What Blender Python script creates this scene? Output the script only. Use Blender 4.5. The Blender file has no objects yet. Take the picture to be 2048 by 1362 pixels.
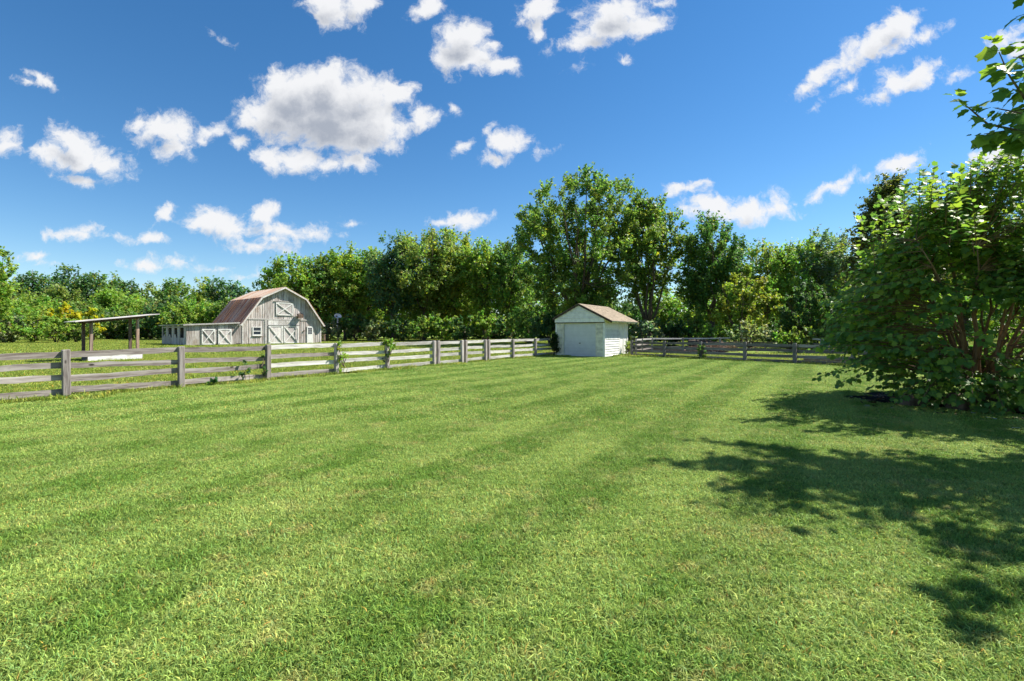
import bpy, math, random
import numpy as np
from mathutils import Vector, Matrix, Quaternion

# ------------------------------------------------------------------ camera, sky, sun
sc = bpy.context.scene
COL = sc.collection
FPX, HY, CH = 967.0, 664.0, 1.65            # focal length in photo pixels, horizon row, eye height
cam_d = bpy.data.cameras.new("camera")
cam_d.sensor_width = 36.0
cam_d.lens = 36.0 * FPX / 2048.0
cam_d.shift_y = (HY - 681.0) / 2048.0
cam_d.clip_start = 0.05
cam_d.clip_end = 3000.0
cam = bpy.data.objects.new("camera", cam_d)
cam.location = (0, 0, CH)
cam.rotation_euler = (math.radians(90), 0, 0)
COL.objects.link(cam)
sc.camera = cam

SUN_AZ, SUN_EL = 21.0, 50.0                 # azimuth measured from +X towards +Y
sun_vec = Vector((math.cos(math.radians(SUN_EL)) * math.cos(math.radians(SUN_AZ)),
                  math.cos(math.radians(SUN_EL)) * math.sin(math.radians(SUN_AZ)),
                  math.sin(math.radians(SUN_EL))))
sun_d = bpy.data.lights.new("sun", 'SUN')
sun_d.energy = 5.0
sun_d.angle = math.radians(0.53)
sun_d.color = (1.0, 0.95, 0.86)
sun = bpy.data.objects.new("sun", sun_d)
sun.rotation_euler = sun_vec.to_track_quat('Z', 'Y').to_euler()
COL.objects.link(sun)

sc.view_settings.view_transform = 'Standard'
sc.view_settings.look = 'None'
sc.view_settings.gamma = 1.0
sc.view_settings.use_curve_mapping = False
sc.view_settings.exposure = 1.15
sc.cycles.max_bounces = 10
sc.cycles.diffuse_bounces = 6
sc.cycles.transmission_bounces = 8
sc.cycles.transparent_max_bounces = 8

# clouds: photo pixels of centre, half width, half height, tilt in degrees (turned into sky directions)
CLOUDS = [
 # the big cumulus
 (655, 232, 150, 62, 4), (590, 190, 72, 52, 20), (650, 180, 82, 46, 0), (715, 190, 76, 46, -10), (560, 225, 80, 44, 0),
 (740, 250, 92, 44, 0), (800, 185, 34, 22, -30), (845, 228, 34, 22, 0), (690, 270, 110, 34, 4), (500, 238, 34, 18, 0),
 (600, 318, 78, 26, 8), (660, 335, 62, 20, 0), (720, 325, 28, 18, 0), (545, 308, 30, 14, 0),
 # left
 (140, 285, 44, 34, 10), (160, 315, 90, 28, 12), (205, 330, 62, 26, 20), (100, 305, 48, 22, 0), (165, 358, 50, 12, 10),
 (325, 258, 58, 34, 8), (345, 295, 38, 24, 20), (420, 262, 36, 20, -20), (285, 245, 34, 18, -15), (478, 278, 24, 12, 0),
 (8, 285, 26, 22, 20), (85, 155, 40, 10, 25), (110, 165, 22, 8, 50), (50, 162, 30, 6, 10),
 (440, 78, 20, 7, 20),
 # low left band
 (430, 435, 66, 24, 0), (515, 425, 40, 22, 0), (470, 452, 84, 18, 4), (395, 445, 44, 16, 0),
 (570, 465, 60, 18, 0), (620, 465, 44, 14, 0), (545, 480, 44, 10, 5), (680, 468, 18, 6, 0), (330, 432, 20, 14, -30),
 (520, 492, 62, 13, 6), (570, 503, 30, 8, 0), (150, 467, 52, 12, 0), (170, 460, 26, 10, 0), (302, 486, 40, 10, 0),
 (370, 528, 48, 9, 0), (380, 520, 22, 8, 0), (300, 538, 40, 6, 0), (70, 512, 50, 5, 0), (110, 530, 34, 5, 0),
 (705, 442, 22, 6, -5), (225, 476, 40, 6, 0), (405, 535, 60, 6, 0), (490, 552, 34, 6, 0),
 # top centre
 (665, 12, 70, 34, 10), (720, 8, 40, 26, 0), (640, 35, 30, 22, 30), (855, 12, 36, 20, -35),
 (925, 75, 50, 38, -20), (935, 118, 58, 28, 10), (900, 110, 36, 34, 0), (1005, 130, 34, 20, 20), (975, 90, 26, 16, 10),
 (1075, 25, 44, 28, -20), (1075, 62, 22, 26, 20),
 (1240, 20, 80, 34, -12), (1210, 55, 62, 30, -15), (1180, 85, 46, 18, -15), (1130, 98, 34, 10, -12), (1290, 42, 46, 26, -20), (1325, 5, 30, 12, -20),
 (1150, 132, 18, 6, -30), (1250, 112, 14, 8, 0),
 # small ones right of the cumulus
 (898, 210, 18, 8, 40), (930, 288, 22, 9, -35), (975, 262, 12, 5, -40), (1020, 285, 42, 20, 0), (985, 312, 34, 12, 10), (1090, 303, 26, 9, -10),
 # low, behind the trees
 (925, 438, 44, 16, 0), (880, 442, 26, 10, 0), (955, 434, 22, 10, 0),
 (1375, 378, 44, 13, -12), (1395, 368, 20, 9, 0), (1480, 418, 104, 24, -8), (1420, 412, 52, 22, -10), (1545, 415, 56, 18, -10), (1390, 425, 30, 16, 0),
 # right
 (1720, 105, 92, 24, -35), (1790, 55, 62, 26, -30), (1650, 145, 50, 16, -35), (1850, 70, 34, 14, -20), (1615, 178, 30, 10, -35), (1765, 85, 40, 26, 0),
 (1800, 160, 62, 28, -22), (1830, 140, 44, 22, -30), (1765, 190, 46, 16, -20), (1700, 172, 34, 9, -30), (1912, 145, 30, 13, -20),
 (2020, 75, 50, 18, -30), (2060, 90, 40, 26, 0),
 (1800, 325, 62, 16, -22), (1740, 352, 36, 10, -10), (1660, 372, 44, 14, -15), (1630, 395, 26, 9, -30), (1690, 355, 50, 10, -22), (1615, 423, 20, 7, 0),
 (2000, 318, 40, 20, -20), (1630, 218, 14, 4, -30),
]

world = bpy.data.worlds.new("World")
sc.world = world
world.use_nodes = True
def build_world():
    nt = world.node_tree
    N, L = nt.nodes, nt.links
    N.clear()
    out = N.new('ShaderNodeOutputWorld')
    sky = N.new('ShaderNodeTexSky')
    sky.sky_type = 'NISHITA'
    sky.sun_disc = False
    sky.sun_elevation = math.radians(SUN_EL)
    sky.sun_rotation = math.radians(90 - SUN_AZ)
    sky.altitude = 300
    sky.air_density = 1.0
    sky.dust_density = 0.05
    sky.ozone_density = 3.0
    hsv = N.new('ShaderNodeHueSaturation')
    hsv.inputs['Saturation'].default_value = 1.27
    hsv.inputs['Hue'].default_value = 0.499
    hsv.inputs['Value'].default_value = 1.0
    L.new(sky.outputs[0], hsv.inputs['Color'])
    bg1 = N.new('ShaderNodeBackground')
    bg1.inputs['Strength'].default_value = 0.068
    L.new(hsv.outputs[0], bg1.inputs['Color'])

    # a node group giving the cloud density at a sky direction's (u, v)
    g = bpy.data.node_groups.new("cloud_density", 'ShaderNodeTree')
    g.interface.new_socket("uv", in_out='INPUT', socket_type='NodeSocketVector')
    g.interface.new_socket("rough", in_out='INPUT', socket_type='NodeSocketFloat')
    g.interface.new_socket("density", in_out='OUTPUT', socket_type='NodeSocketFloat')
    gi = g.nodes.new('NodeGroupInput'); go = g.nodes.new('NodeGroupOutput')
    def gm(op, a, b=None, c=None):
        n = g.nodes.new('ShaderNodeMath'); n.operation = op
        for i, v in enumerate((a, b, c)):
            if v is None: continue
            if isinstance(v, (int, float)): n.inputs[i].default_value = v
            else: g.links.new(v, n.inputs[i])
        return n.outputs[0]
    def gnoise(vec, scale, detail, rough):
        n = g.nodes.new('ShaderNodeTexNoise')
        n.inputs['Scale'].default_value = scale; n.inputs['Detail'].default_value = detail
        n.inputs['Roughness'].default_value = rough
        g.links.new(vec, n.inputs['Vector'])
        return n
    w = gnoise(gi.outputs[0], 9.0, 7.0, 0.62)
    sub = g.nodes.new('ShaderNodeVectorMath'); sub.operation = 'SUBTRACT'
    g.links.new(w.outputs['Color'], sub.inputs[0]); sub.inputs[1].default_value = (0.5, 0.5, 0.5)
    mul = g.nodes.new('ShaderNodeVectorMath'); mul.operation = 'MULTIPLY'
    g.links.new(sub.outputs[0], mul.inputs[0]); mul.inputs[1].default_value = (0.075, 0.06, 0.0)
    add = g.nodes.new('ShaderNodeVectorMath'); add.operation = 'ADD'
    g.links.new(gi.outputs[0], add.inputs[0]); g.links.new(mul.outputs[0], add.inputs[1])
    best = None
    for cx, cy, rx, ry, rot in CLOUDS:
        m = g.nodes.new('ShaderNodeMapping'); m.vector_type = 'TEXTURE'
        m.inputs['Location'].default_value = ((cx - 1024) / FPX, (HY - cy) / FPX, 0)
        m.inputs['Rotation'].default_value = (0, 0, math.radians(-rot))
        m.inputs['Scale'].default_value = ((rx * 1.12 + 5) / FPX, (ry * 1.12 + 4) / FPX, 1)
        if best is None: g.links.new(add.outputs[0], m.inputs['Vector'])
        else:   # a negligible term that makes the clouds be worked out one after another (the shader's stack is small)
            ch = g.nodes.new('ShaderNodeVectorMath'); ch.operation = 'MULTIPLY_ADD'
            g.links.new(best, ch.inputs[0]); ch.inputs[1].default_value = (1e-7, 1e-7, 0); g.links.new(add.outputs[0], ch.inputs[2])
            g.links.new(ch.outputs[0], m.inputs['Vector'])
        ln = g.nodes.new('ShaderNodeVectorMath'); ln.operation = 'LENGTH'
        g.links.new(m.outputs[0], ln.inputs[0])
        wgt = (ry / 32.0) ** 0.55          # small clouds are thinner and more ragged
        fi = gm('MULTIPLY_ADD', ln.outputs['Value'], -wgt, wgt)
        best = fi if best is None else gm('SMOOTH_MAX', best, fi, 0.20)
    f = best
    n1 = gnoise(add.outputs[0], 17.0, 9.0, 0.66)
    d = gm('ADD', f, gm('MULTIPLY', gm('SUBTRACT', n1.outputs['Fac'], 0.5), gi.outputs[1]))
    gt = gm('GREATER_THAN', f, -0.6)
    d = gm('ADD', gm('MULTIPLY', d, gt), gm('SUBTRACT', gt, 1.0))
    g.links.new(d, go.inputs[0])

    tc = N.new('ShaderNodeTexCoord')
    sep = N.new('ShaderNodeSeparateXYZ'); L.new(tc.outputs['Generated'], sep.inputs[0])
    def M(op, a, b=None, clamp=False):
        n = N.new('ShaderNodeMath'); n.operation = op; n.use_clamp = clamp
        for i, v in enumerate((a, b)):
            if v is None: continue
            if isinstance(v, (int, float)): n.inputs[i].default_value = v
            else: L.new(v, n.inputs[i])
        return n.outputs[0]
    ysafe = M('MAXIMUM', sep.outputs['Y'], 0.12)
    comb = N.new('ShaderNodeCombineXYZ')
    L.new(M('DIVIDE', sep.outputs['X'], ysafe), comb.inputs[0])
    L.new(M('DIVIDE', sep.outputs['Z'], ysafe), comb.inputs[1])
    g1 = N.new('ShaderNodeGroup'); g1.node_tree = g; L.new(comb.outputs[0], g1.inputs[0]); g1.inputs[1].default_value = 2.45
    off = N.new('ShaderNodeVectorMath'); off.operation = 'ADD'
    L.new(comb.outputs[0], off.inputs[0]); off.inputs[1].default_value = (0.012, 0.034, 0)
    g2 = N.new('ShaderNodeGroup'); g2.node_tree = g; L.new(off.outputs[0], g2.inputs[0]); g2.inputs[1].default_value = 1.1
    mr = N.new('ShaderNodeMapRange'); mr.interpolation_type = 'SMOOTHSTEP'
    L.new(g1.outputs[0], mr.inputs['Value'])
    mr.inputs['From Min'].default_value = -0.04; mr.inputs['From Max'].default_value = 0.62
    front = M('GREATER_THAN', sep.outputs['Y'], 0.13)
    a_front = M('MULTIPLY', mr.outputs[0], front)
    # the same kind of clouds in the unseen sky, cover raised for fill light
    zs = M('MAXIMUM', sep.outputs['Z'], 0.06)
    c2 = N.new('ShaderNodeCombineXYZ')
    L.new(M('DIVIDE', sep.outputs['X'], zs), c2.inputs[0]); L.new(M('DIVIDE', sep.outputs['Y'], zs), c2.inputs[1])
    nz = N.new('ShaderNodeTexNoise'); nz.inputs['Scale'].default_value = 1.6; nz.inputs['Detail'].default_value = 8; nz.inputs['Roughness'].default_value = 0.6
    L.new(c2.outputs[0], nz.inputs['Vector'])
    mr2 = N.new('ShaderNodeMapRange'); mr2.interpolation_type = 'SMOOTHSTEP'
    L.new(nz.outputs['Fac'], mr2.inputs['Value'])
    mr2.inputs['From Min'].default_value = 0.51; mr2.inputs['From Max'].default_value = 0.70
    uu = M('ABSOLUTE', M('DIVIDE', sep.outputs['X'], ysafe))
    vv = M('DIVIDE', sep.outputs['Z'], ysafe)
    outside = M('MAXIMUM', M('MAXIMUM', M('GREATER_THAN', uu, 1.16), M('GREATER_THAN', vv, 0.80)), M('LESS_THAN', sep.outputs['Y'], 0.13))
    a_rest = M('MULTIPLY', M('MULTIPLY', mr2.outputs[0], outside), M('GREATER_THAN', sep.outputs['Z'], 0.05))
    alpha = M('MAXIMUM', a_front, a_rest, True)
    # light on the clouds: thicker towards the sun above means greyer
    lit = N.new('ShaderNodeMapRange'); lit.interpolation_type = 'SMOOTHSTEP'
    L.new(g2.outputs[0], lit.inputs['Value'])
    lit.inputs['From Min'].default_value = 0.25; lit.inputs['From Max'].default_value = 1.15
    thick = N.new('ShaderNodeMapRange')
    L.new(g1.outputs[0], thick.inputs['Value'])
    thick.inputs['From Min'].default_value = 0.2; thick.inputs['From Max'].default_value = 1.0
    shade = M('MULTIPLY', lit.outputs[0], M('ADD', M('MULTIPLY', thick.outputs[0], 0.5), 0.5), True)
    mix = N.new('ShaderNodeMix'); mix.data_type = 'RGBA'
    L.new(shade, mix.inputs['Factor'])
    mix.inputs['A'].default_value = (0.98, 0.985, 1.0, 1)
    mix.inputs['B'].default_value = (0.44, 0.48, 0.56, 1)
    bg2 = N.new('ShaderNodeBackground'); bg2.inputs['Strength'].default_value = 0.43
    L.new(mix.outputs['Result'], bg2.inputs['Color'])
    ms = N.new('ShaderNodeMixShader')
    L.new(M('MULTIPLY', alpha, 0.97), ms.inputs[0]); L.new(bg1.outputs[0], ms.inputs[1]); L.new(bg2.outputs[0], ms.inputs[2])
    L.new(ms.outputs[0], out.inputs['Surface'])
build_world()

# ------------------------------------------------------------------ helpers
rng = np.random.default_rng(7)
random.seed(7)

def tag(o, label=None, cat=None, group=None, kind=None):
    if label: o['label'] = label
    if cat: o['category'] = cat
    if group: o['group'] = group
    if kind: o['kind'] = kind
    return o

def empty(name, loc=(0, 0, 0), rz=0.0):
    o = bpy.data.objects.new(name, None)
    o.location = loc; o.rotation_euler = (0, 0, rz)
    o.empty_display_size = 0.2
    COL.objects.link(o)
    return o

def ground_pt(px, d, z=0.0):
    return Vector(((px - 1024.0) / FPX * d, d, z))

def z_at(py, d):
    return CH + (HY - py) / FPX * d

def mesh_np(name, verts, faces, mats, cols=None, smooth=False):
    """verts Nx3, faces MxK (same K); cols Nx3 colours per vertex"""
    verts = np.asarray(verts, dtype=np.float32); faces = np.asarray(faces, dtype=np.int32)
    me = bpy.data.meshes.new(name)
    me.vertices.add(len(verts)); me.vertices.foreach_set("co", verts.ravel())
    k = faces.shape[1]
    me.loops.add(faces.size); me.loops.foreach_set("vertex_index", faces.ravel())
    me.polygons.add(len(faces))
    me.polygons.foreach_set("loop_start", np.arange(0, faces.size, k, dtype=np.int32))
    me.polygons.foreach_set("loop_total", np.full(len(faces), k, dtype=np.int32))
    if smooth: me.polygons.foreach_set("use_smooth", np.ones(len(faces), dtype=bool))
    me.update(calc_edges=True)
    if cols is not None:
        ca = me.color_attributes.new("tint", 'FLOAT_COLOR', 'POINT')
        c4 = np.ones((len(verts), 4), dtype=np.float32); c4[:, :3] = cols
        ca.data.foreach_set("color", c4.ravel())
    for m in (mats if isinstance(mats, (list, tuple)) else [mats]):
        me.materials.append(m)
    return me

def link(name, me, parent=None, matrix=None):
    o = bpy.data.objects.new(name, me)
    COL.objects.link(o)
    if parent is not None: o.parent = parent
    if matrix is not None: o.matrix_local = matrix
    return o

class MB:
    """collects boxes, prisms and tubes; every face is a quad or triangle"""
    def __init__(s): s.v = []; s.f = []; s.t = []
    def add(s, vs, fs, tone=None):
        if tone is None: tone = 0.85 + 0.3 * random.random()
        b = len(s.v)
        s.v += [tuple(v) for v in vs]; s.f += [tuple(i + b for i in f) for f in fs]; s.t += [tone] * len(vs)
    def box(s, x0, x1, y0, y1, z0, z1, tone=None):
        vs = [(x0, y0, z0), (x1, y0, z0), (x1, y1, z0), (x0, y1, z0), (x0, y0, z1), (x1, y0, z1), (x1, y1, z1), (x0, y1, z1)]
        s.add(vs, [(0, 3, 2, 1), (4, 5, 6, 7), (0, 1, 5, 4), (1, 2, 6, 5), (2, 3, 7, 6), (3, 0, 4, 7)], tone)
    def hexa(s, vs, tone=None):
        s.add(vs, [(0, 3, 2, 1), (4, 5, 6, 7), (0, 1, 5, 4), (1, 2, 6, 5), (2, 3, 7, 6), (3, 0, 4, 7)], tone)
    def bar(s, p, q, w, t, up=(0, -1, 0), tone=None):
        """a bar from p to q, w wide, t thick along 'up'"""
        p = Vector(p); q = Vector(q); d = (q - p).normalized(); u = Vector(up).normalized(); side = d.cross(u).normalized()
        a = side * w / 2; b = u * t / 2
        s.hexa([p - a - b, p + a - b, p + a + b, p - a + b, q - a - b, q + a - b, q + a + b, q - a + b], tone)
    def tube(s, pts, rad, n=6, tone=None, cap=True):
        pts = [Vector(p) for p in pts]
        vs = []; fs = []
        for i, p in enumerate(pts):
            d = (pts[min(i + 1, len(pts) - 1)] - pts[max(i - 1, 0)]).normalized()
            a = d.orthogonal().normalized() if i == 0 else (a - d * a.dot(d)).normalized()
            b = d.cross(a)
            r = rad[i] if isinstance(rad, (list, tuple)) else rad
            for k in range(n):
                t = 2 * math.pi * k / n
                vs.append(p + a * math.cos(t) * r + b * math.sin(t) * r)
        for i in range(len(pts) - 1):
            for k in range(n):
                fs.append((i * n + k, i * n + (k + 1) % n, (i + 1) * n + (k + 1) % n, (i + 1) * n + k))
        if cap:
            fs.append(tuple(range(n))[::-1]); fs.append(tuple(range((len(pts) - 1) * n, len(pts) * n)))
        s.add(vs, fs, tone)
    def mesh(s, name, mat, smooth=False, bevel=0):
        me = bpy.data.meshes.new(name)
        me.from_pydata([tuple(v) for v in s.v], [], s.f)
        if bevel: pass
        me.materials.append(mat)
        ca = me.color_attributes.new("tint", 'FLOAT_COLOR', 'POINT')
        t = np.array(s.t, dtype=np.float32)
        ca.data.foreach_set("color", np.stack([t, t, t, np.ones_like(t)], 1).ravel())
        if smooth:
            for p in me.polygons: p.use_smooth = True
        me.update()
        return me
    def build(s, name, mat, parent=None, smooth=False, kind=None, label=None):
        o = link(name, s.mesh(name, mat, smooth), parent)
        if kind: o['kind'] = kind
        if label: o['label'] = label
        return o

# ------------------------------------------------------------------ materials
def new_mat(name):
    m = bpy.data.materials.new(name); m.use_nodes = True
    nt = m.node_tree; nt.nodes.clear()
    out = nt.nodes.new('ShaderNodeOutputMaterial')
    return m, nt, out
def nd(nt, t, **kw):
    n = nt.nodes.new(t)
    for k, v in kw.items(): setattr(n, k, v)
    return n
def mixc(nt, fac, a, b, blend='MIX'):
    n = nd(nt, 'ShaderNodeMix', data_type='RGBA', blend_type=blend)
    for s, v in ((n.inputs['Factor'], fac), (n.inputs['A'], a), (n.inputs['B'], b)):
        if isinstance(v, (int, float)): s.default_value = v
        elif isinstance(v, tuple): s.default_value = (*v, 1) if len(v) == 3 else v
        else: nt.links.new(v, s)
    return n.outputs['Result']
def mrange(nt, v, a, b, c=0.0, d=1.0, smooth=True):
    n = nd(nt, 'ShaderNodeMapRange')
    if smooth: n.interpolation_type = 'SMOOTHSTEP'
    nt.links.new(v, n.inputs['Value'])
    n.inputs['From Min'].default_value = a; n.inputs['From Max'].default_value = b
    n.inputs['To Min'].default_value = c; n.inputs['To Max'].default_value = d
    return n.outputs[0]
def noise(nt, vec, scale, detail=4, rough=0.55, dist=0.0):
    n = nd(nt, 'ShaderNodeTexNoise')
    n.inputs['Scale'].default_value = scale; n.inputs['Detail'].default_value = detail
    n.inputs['Roughness'].default_value = rough; n.inputs['Distortion'].default_value = dist
    if vec is not None: nt.links.new(vec, n.inputs['Vector'])
    return n.outputs['Fac']
def mapping(nt, vec, scale=(1, 1, 1), rot=(0, 0, 0), loc=(0, 0, 0)):
    n = nd(nt, 'ShaderNodeMapping')
    n.inputs['Scale'].default_value = scale; n.inputs['Rotation'].default_value = rot; n.inputs['Location'].default_value = loc
    nt.links.new(vec, n.inputs['Vector'])
    return n.outputs[0]

def wood(name, base, dark, light, grain=(3, 40, 40), rough=0.85, knots=True, tone=True, contrast=1.0, bump=0.25, stain=None):
    """weathered timber; grain runs along the axis with the low scale"""
    m, nt, out = new_mat(name)
    tc = nd(nt, 'ShaderNodeTexCoord'); oi = nd(nt, 'ShaderNodeObjectInfo')
    addv = nd(nt, 'ShaderNodeVectorMath', operation='ADD')
    nt.links.new(tc.outputs['Object'], addv.inputs[0])
    sc_ = nd(nt, 'ShaderNodeVectorMath', operation='SCALE')
    nt.links.new(oi.outputs['Location'], sc_.inputs[0]); sc_.inputs['Scale'].default_value = 3.7
    nt.links.new(sc_.outputs[0], addv.inputs[1])
    gv = mapping(nt, addv.outputs[0], grain)
    n1 = noise(nt, gv, 1.0, 6, 0.6, 0.6)
    n2 = noise(nt, mapping(nt, addv.outputs[0], tuple(g * 0.18 for g in grain)), 1.0, 4, 0.6, 0.5)
    c = mixc(nt, mrange(nt, n1, 0.32, 0.62), dark, base)
    c = mixc(nt, mrange(nt, n2, 0.48, 0.70), c, light)
    if stain:
        n3 = noise(nt, addv.outputs[0], 1.1, 4, 0.6)
        c = mixc(nt, mrange(nt, n3, 0.52, 0.72), c, stain)
    if knots:
        vo = nd(nt, 'ShaderNodeTexVoronoi'); vo.inputs['Scale'].default_value = 1.0
        nt.links.new(mapping(nt, addv.outputs[0], tuple(max(1.3, g * 0.10) for g in grain)), vo.inputs['Vector'])
        k = mrange(nt, vo.outputs['Distance'], 0.05, 0.11)
        c = mixc(nt, k, tuple(x * 0.25 for x in dark), c)
    if tone:
        at = nd(nt, 'ShaderNodeAttribute', attribute_name='tint')
        c = mixc(nt, 1.0, c, at.outputs['Color'], 'MULTIPLY')
        rr = mrange(nt, oi.outputs['Random'], 0, 1, 0.70, 1.15, False)
        c = mixc(nt, 1.0, c, rr, 'MULTIPLY')
    b = nd(nt, 'ShaderNodeBsdfPrincipled'); b.inputs['Roughness'].default_value = rough
    b.inputs['Specular IOR Level'].default_value = 0.25
    nt.links.new(c, b.inputs['Base Color'])
    bp = nd(nt, 'ShaderNodeBump'); bp.inputs['Strength'].default_value = bump; bp.inputs['Distance'].default_value = 0.01
    nt.links.new(n1, bp.inputs['Height']); nt.links.new(bp.outputs[0], b.inputs['Normal'])
    nt.links.new(b.outputs[0], out.inputs['Surface'])
    return m

def plain(name, col, rough=0.6, var=0.15, scale=6.0, metal=0.0, dirt=None, stretch=(1, 1, 1), spec=0.4, bump=0.0):
    m, nt, out = new_mat(name)
    tc = nd(nt, 'ShaderNodeTexCoord')
    n = noise(nt, mapping(nt, tc.outputs['Object'], stretch), scale, 5, 0.6)
    c = mixc(nt, mrange(nt, n, 0.3, 0.7), tuple(x * (1 - var) for x in col), tuple(min(1, x * (1 + var)) for x in col))
    if dirt:
        n2 = noise(nt, mapping(nt, tc.outputs['Object'], stretch), scale * 0.35, 6, 0.65)
        c = mixc(nt, mrange(nt, n2, 0.50, 0.75), c, dirt)
    at = nd(nt, 'ShaderNodeAttribute', attribute_name='tint')
    c = mixc(nt, 1.0, c, at.outputs['Color'], 'MULTIPLY')
    b = nd(nt, 'ShaderNodeBsdfPrincipled')
    b.inputs['Roughness'].default_value = rough; b.inputs['Metallic'].default_value = metal
    b.inputs['Specular IOR Level'].default_value = spec
    nt.links.new(c, b.inputs['Base Color'])
    if bump:
        bp = nd(nt, 'ShaderNodeBump'); bp.inputs['Strength'].default_value = bump
        nt.links.new(n, bp.inputs['Height']); nt.links.new(bp.outputs[0], b.inputs['Normal'])
    nt.links.new(b.outputs[0], out.inputs['Surface'])
    return m

def leafmat(name, trans=0.45, gloss=0.12, rough=0.4, veins=False):
    m, nt, out = new_mat(name)
    at = nd(nt, 'ShaderNodeAttribute', attribute_name='tint')
    dif = nd(nt, 'ShaderNodeBsdfPrincipled')
    dif.inputs['Roughness'].default_value = rough; dif.inputs['Specular IOR Level'].default_value = gloss * 3
    nt.links.new(at.outputs['Color'], dif.inputs['Base Color'])
    tr = nd(nt, 'ShaderNodeBsdfTranslucent')
    c2 = mixc(nt, 1.0, at.outputs['Color'], (1.12, 1.22, 0.70), 'MULTIPLY')
    nt.links.new(c2, tr.inputs['Color'])
    ms = nd(nt, 'ShaderNodeMixShader'); ms.inputs[0].default_value = trans
    nt.links.new(dif.outputs[0], ms.inputs[1]); nt.links.new(tr.outputs[0], ms.inputs[2])
    nt.links.new(ms.outputs[0], out.inputs['Surface'])
    return m

STR_ANG = math.radians(-32.3)               # across the mowing stripes
def stripe_nodes(nt, pos):
    """0..1 mowing stripe value from world position"""
    wob = noise(nt, pos, 0.35, 2, 0.5)
    sepn = nd(nt, 'ShaderNodeSeparateXYZ')
    nt.links.new(mapping(nt, pos, (1, 1, 1), (0, 0, -STR_ANG)), sepn.inputs[0])
    a = nd(nt, 'ShaderNodeMath', operation='MULTIPLY_ADD'); a.inputs[1].default_value = 0.3
    nt.links.new(wob, a.inputs[0]); nt.links.new(sepn.outputs['X'], a.inputs[2])
    s = nd(nt, 'ShaderNodeMath', operation='MULTIPLY'); s.inputs[1].default_value = 2 * math.pi / 1.55
    nt.links.new(a.outputs[0], s.inputs[0])
    si = nd(nt, 'ShaderNodeMath', operation='SINE'); nt.links.new(s.outputs[0], si.inputs[0])
    base = mrange(nt, si.outputs[0], -0.45, 0.45)
    fade = mrange(nt, noise(nt, pos, 0.22, 3, 0.6), 0.35, 0.65, 0.35, 1.0)
    mm = nd(nt, 'ShaderNodeMath', operation='MULTIPLY'); nt.links.new(base, mm.inputs[0]); nt.links.new(fade, mm.inputs[1])
    return mm.outputs[0]

def grassmat(name, blades, green, pale, dry, stripes, amount=0.6):
    m, nt, out = new_mat(name)
    ge = nd(nt, 'ShaderNodeNewGeometry')
    pos = ge.outputs['Position']
    n1 = noise(nt, pos, 0.8, 5, 0.65)
    n2 = noise(nt, pos, 3.2, 5, 0.65)
    n3 = noise(nt, pos, 0.12, 3, 0.5)
    c = mixc(nt, mrange(nt, n1, 0.38, 0.66), green, pale)
    c = mixc(nt, mrange(nt, n2, 0.52, 0.70, 0, 0.65), c, dry)
    c = mixc(nt, mrange(nt, n3, 0.4, 0.65, 0, 0.35), c, tuple(x * 0.8 for x in green))
    if stripes:
        st = stripe_nodes(nt, pos)
        c = mixc(nt, mrange(nt, st, 0, 1, 0, stripes, False), c, tuple(x * 1.25 for x in pale))  # sheen of the leaning blades painted in as paler stripes
    if blades:
        at = nd(nt, 'ShaderNodeAttribute', attribute_name='tint')
        c = mixc(nt, 1.0, c, at.outputs['Color'], 'MULTIPLY')
        d = nd(nt, 'ShaderNodeBsdfPrincipled'); d.inputs['Roughness'].default_value = 0.55; d.inputs['Specular IOR Level'].default_value = 0.16
        nt.links.new(c, d.inputs['Base Color'])
        t = nd(nt, 'ShaderNodeBsdfTranslucent'); nt.links.new(c, t.inputs['Color'])
        ms = nd(nt, 'ShaderNodeMixShader'); ms.inputs[0].default_value = 0.35
        nt.links.new(d.outputs[0], ms.inputs[1]); nt.links.new(t.outputs[0], ms.inputs[2])
        nt.links.new(ms.outputs[0], out.inputs['Surface'])
    else:
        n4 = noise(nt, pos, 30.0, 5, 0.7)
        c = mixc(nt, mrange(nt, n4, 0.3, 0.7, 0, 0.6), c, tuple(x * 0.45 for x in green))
        d = nd(nt, 'ShaderNodeBsdfPrincipled'); d.inputs['Roughness'].default_value = 0.9; d.inputs['Specular IOR Level'].default_value = 0.1
        nt.links.new(c, d.inputs['Base Color'])
        bp = nd(nt, 'ShaderNodeBump'); bp.inputs['Strength'].default_value = 0.7; bp.inputs['Distance'].default_value = 0.03
        nt.links.new(n4, bp.inputs['Height']); nt.links.new(bp.outputs[0], d.inputs['Normal'])
        nt.links.new(d.outputs[0], out.inputs['Surface'])
    return m

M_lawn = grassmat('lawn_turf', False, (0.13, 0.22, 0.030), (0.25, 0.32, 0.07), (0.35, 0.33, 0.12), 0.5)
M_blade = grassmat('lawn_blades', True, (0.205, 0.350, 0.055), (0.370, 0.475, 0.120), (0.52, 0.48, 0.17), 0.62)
M_past = grassmat('pasture_turf', False, (0.17, 0.25, 0.035), (0.27, 0.33, 0.07), (0.36, 0.34, 0.12), 0)
M_pblade = grassmat('pasture_blades', True, (0.24, 0.34, 0.045), (0.40, 0.46, 0.085), (0.48, 0.44, 0.16), 0)
M_leaf = leafmat('foliage', 0.52, 0.10, 0.5)
M_bigleaf = leafmat('broad_leaf', 0.50, 0.11, 0.48)
M_bark = plain('bark', (0.115, 0.09, 0.07), 0.9, 0.4, 5, stretch=(3, 3, 0.6), spec=0.1)
M_stem = plain('shrub_stem', (0.20, 0.13, 0.08), 0.8, 0.35, 6, stretch=(3, 3, 0.6), spec=0.15)
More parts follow.
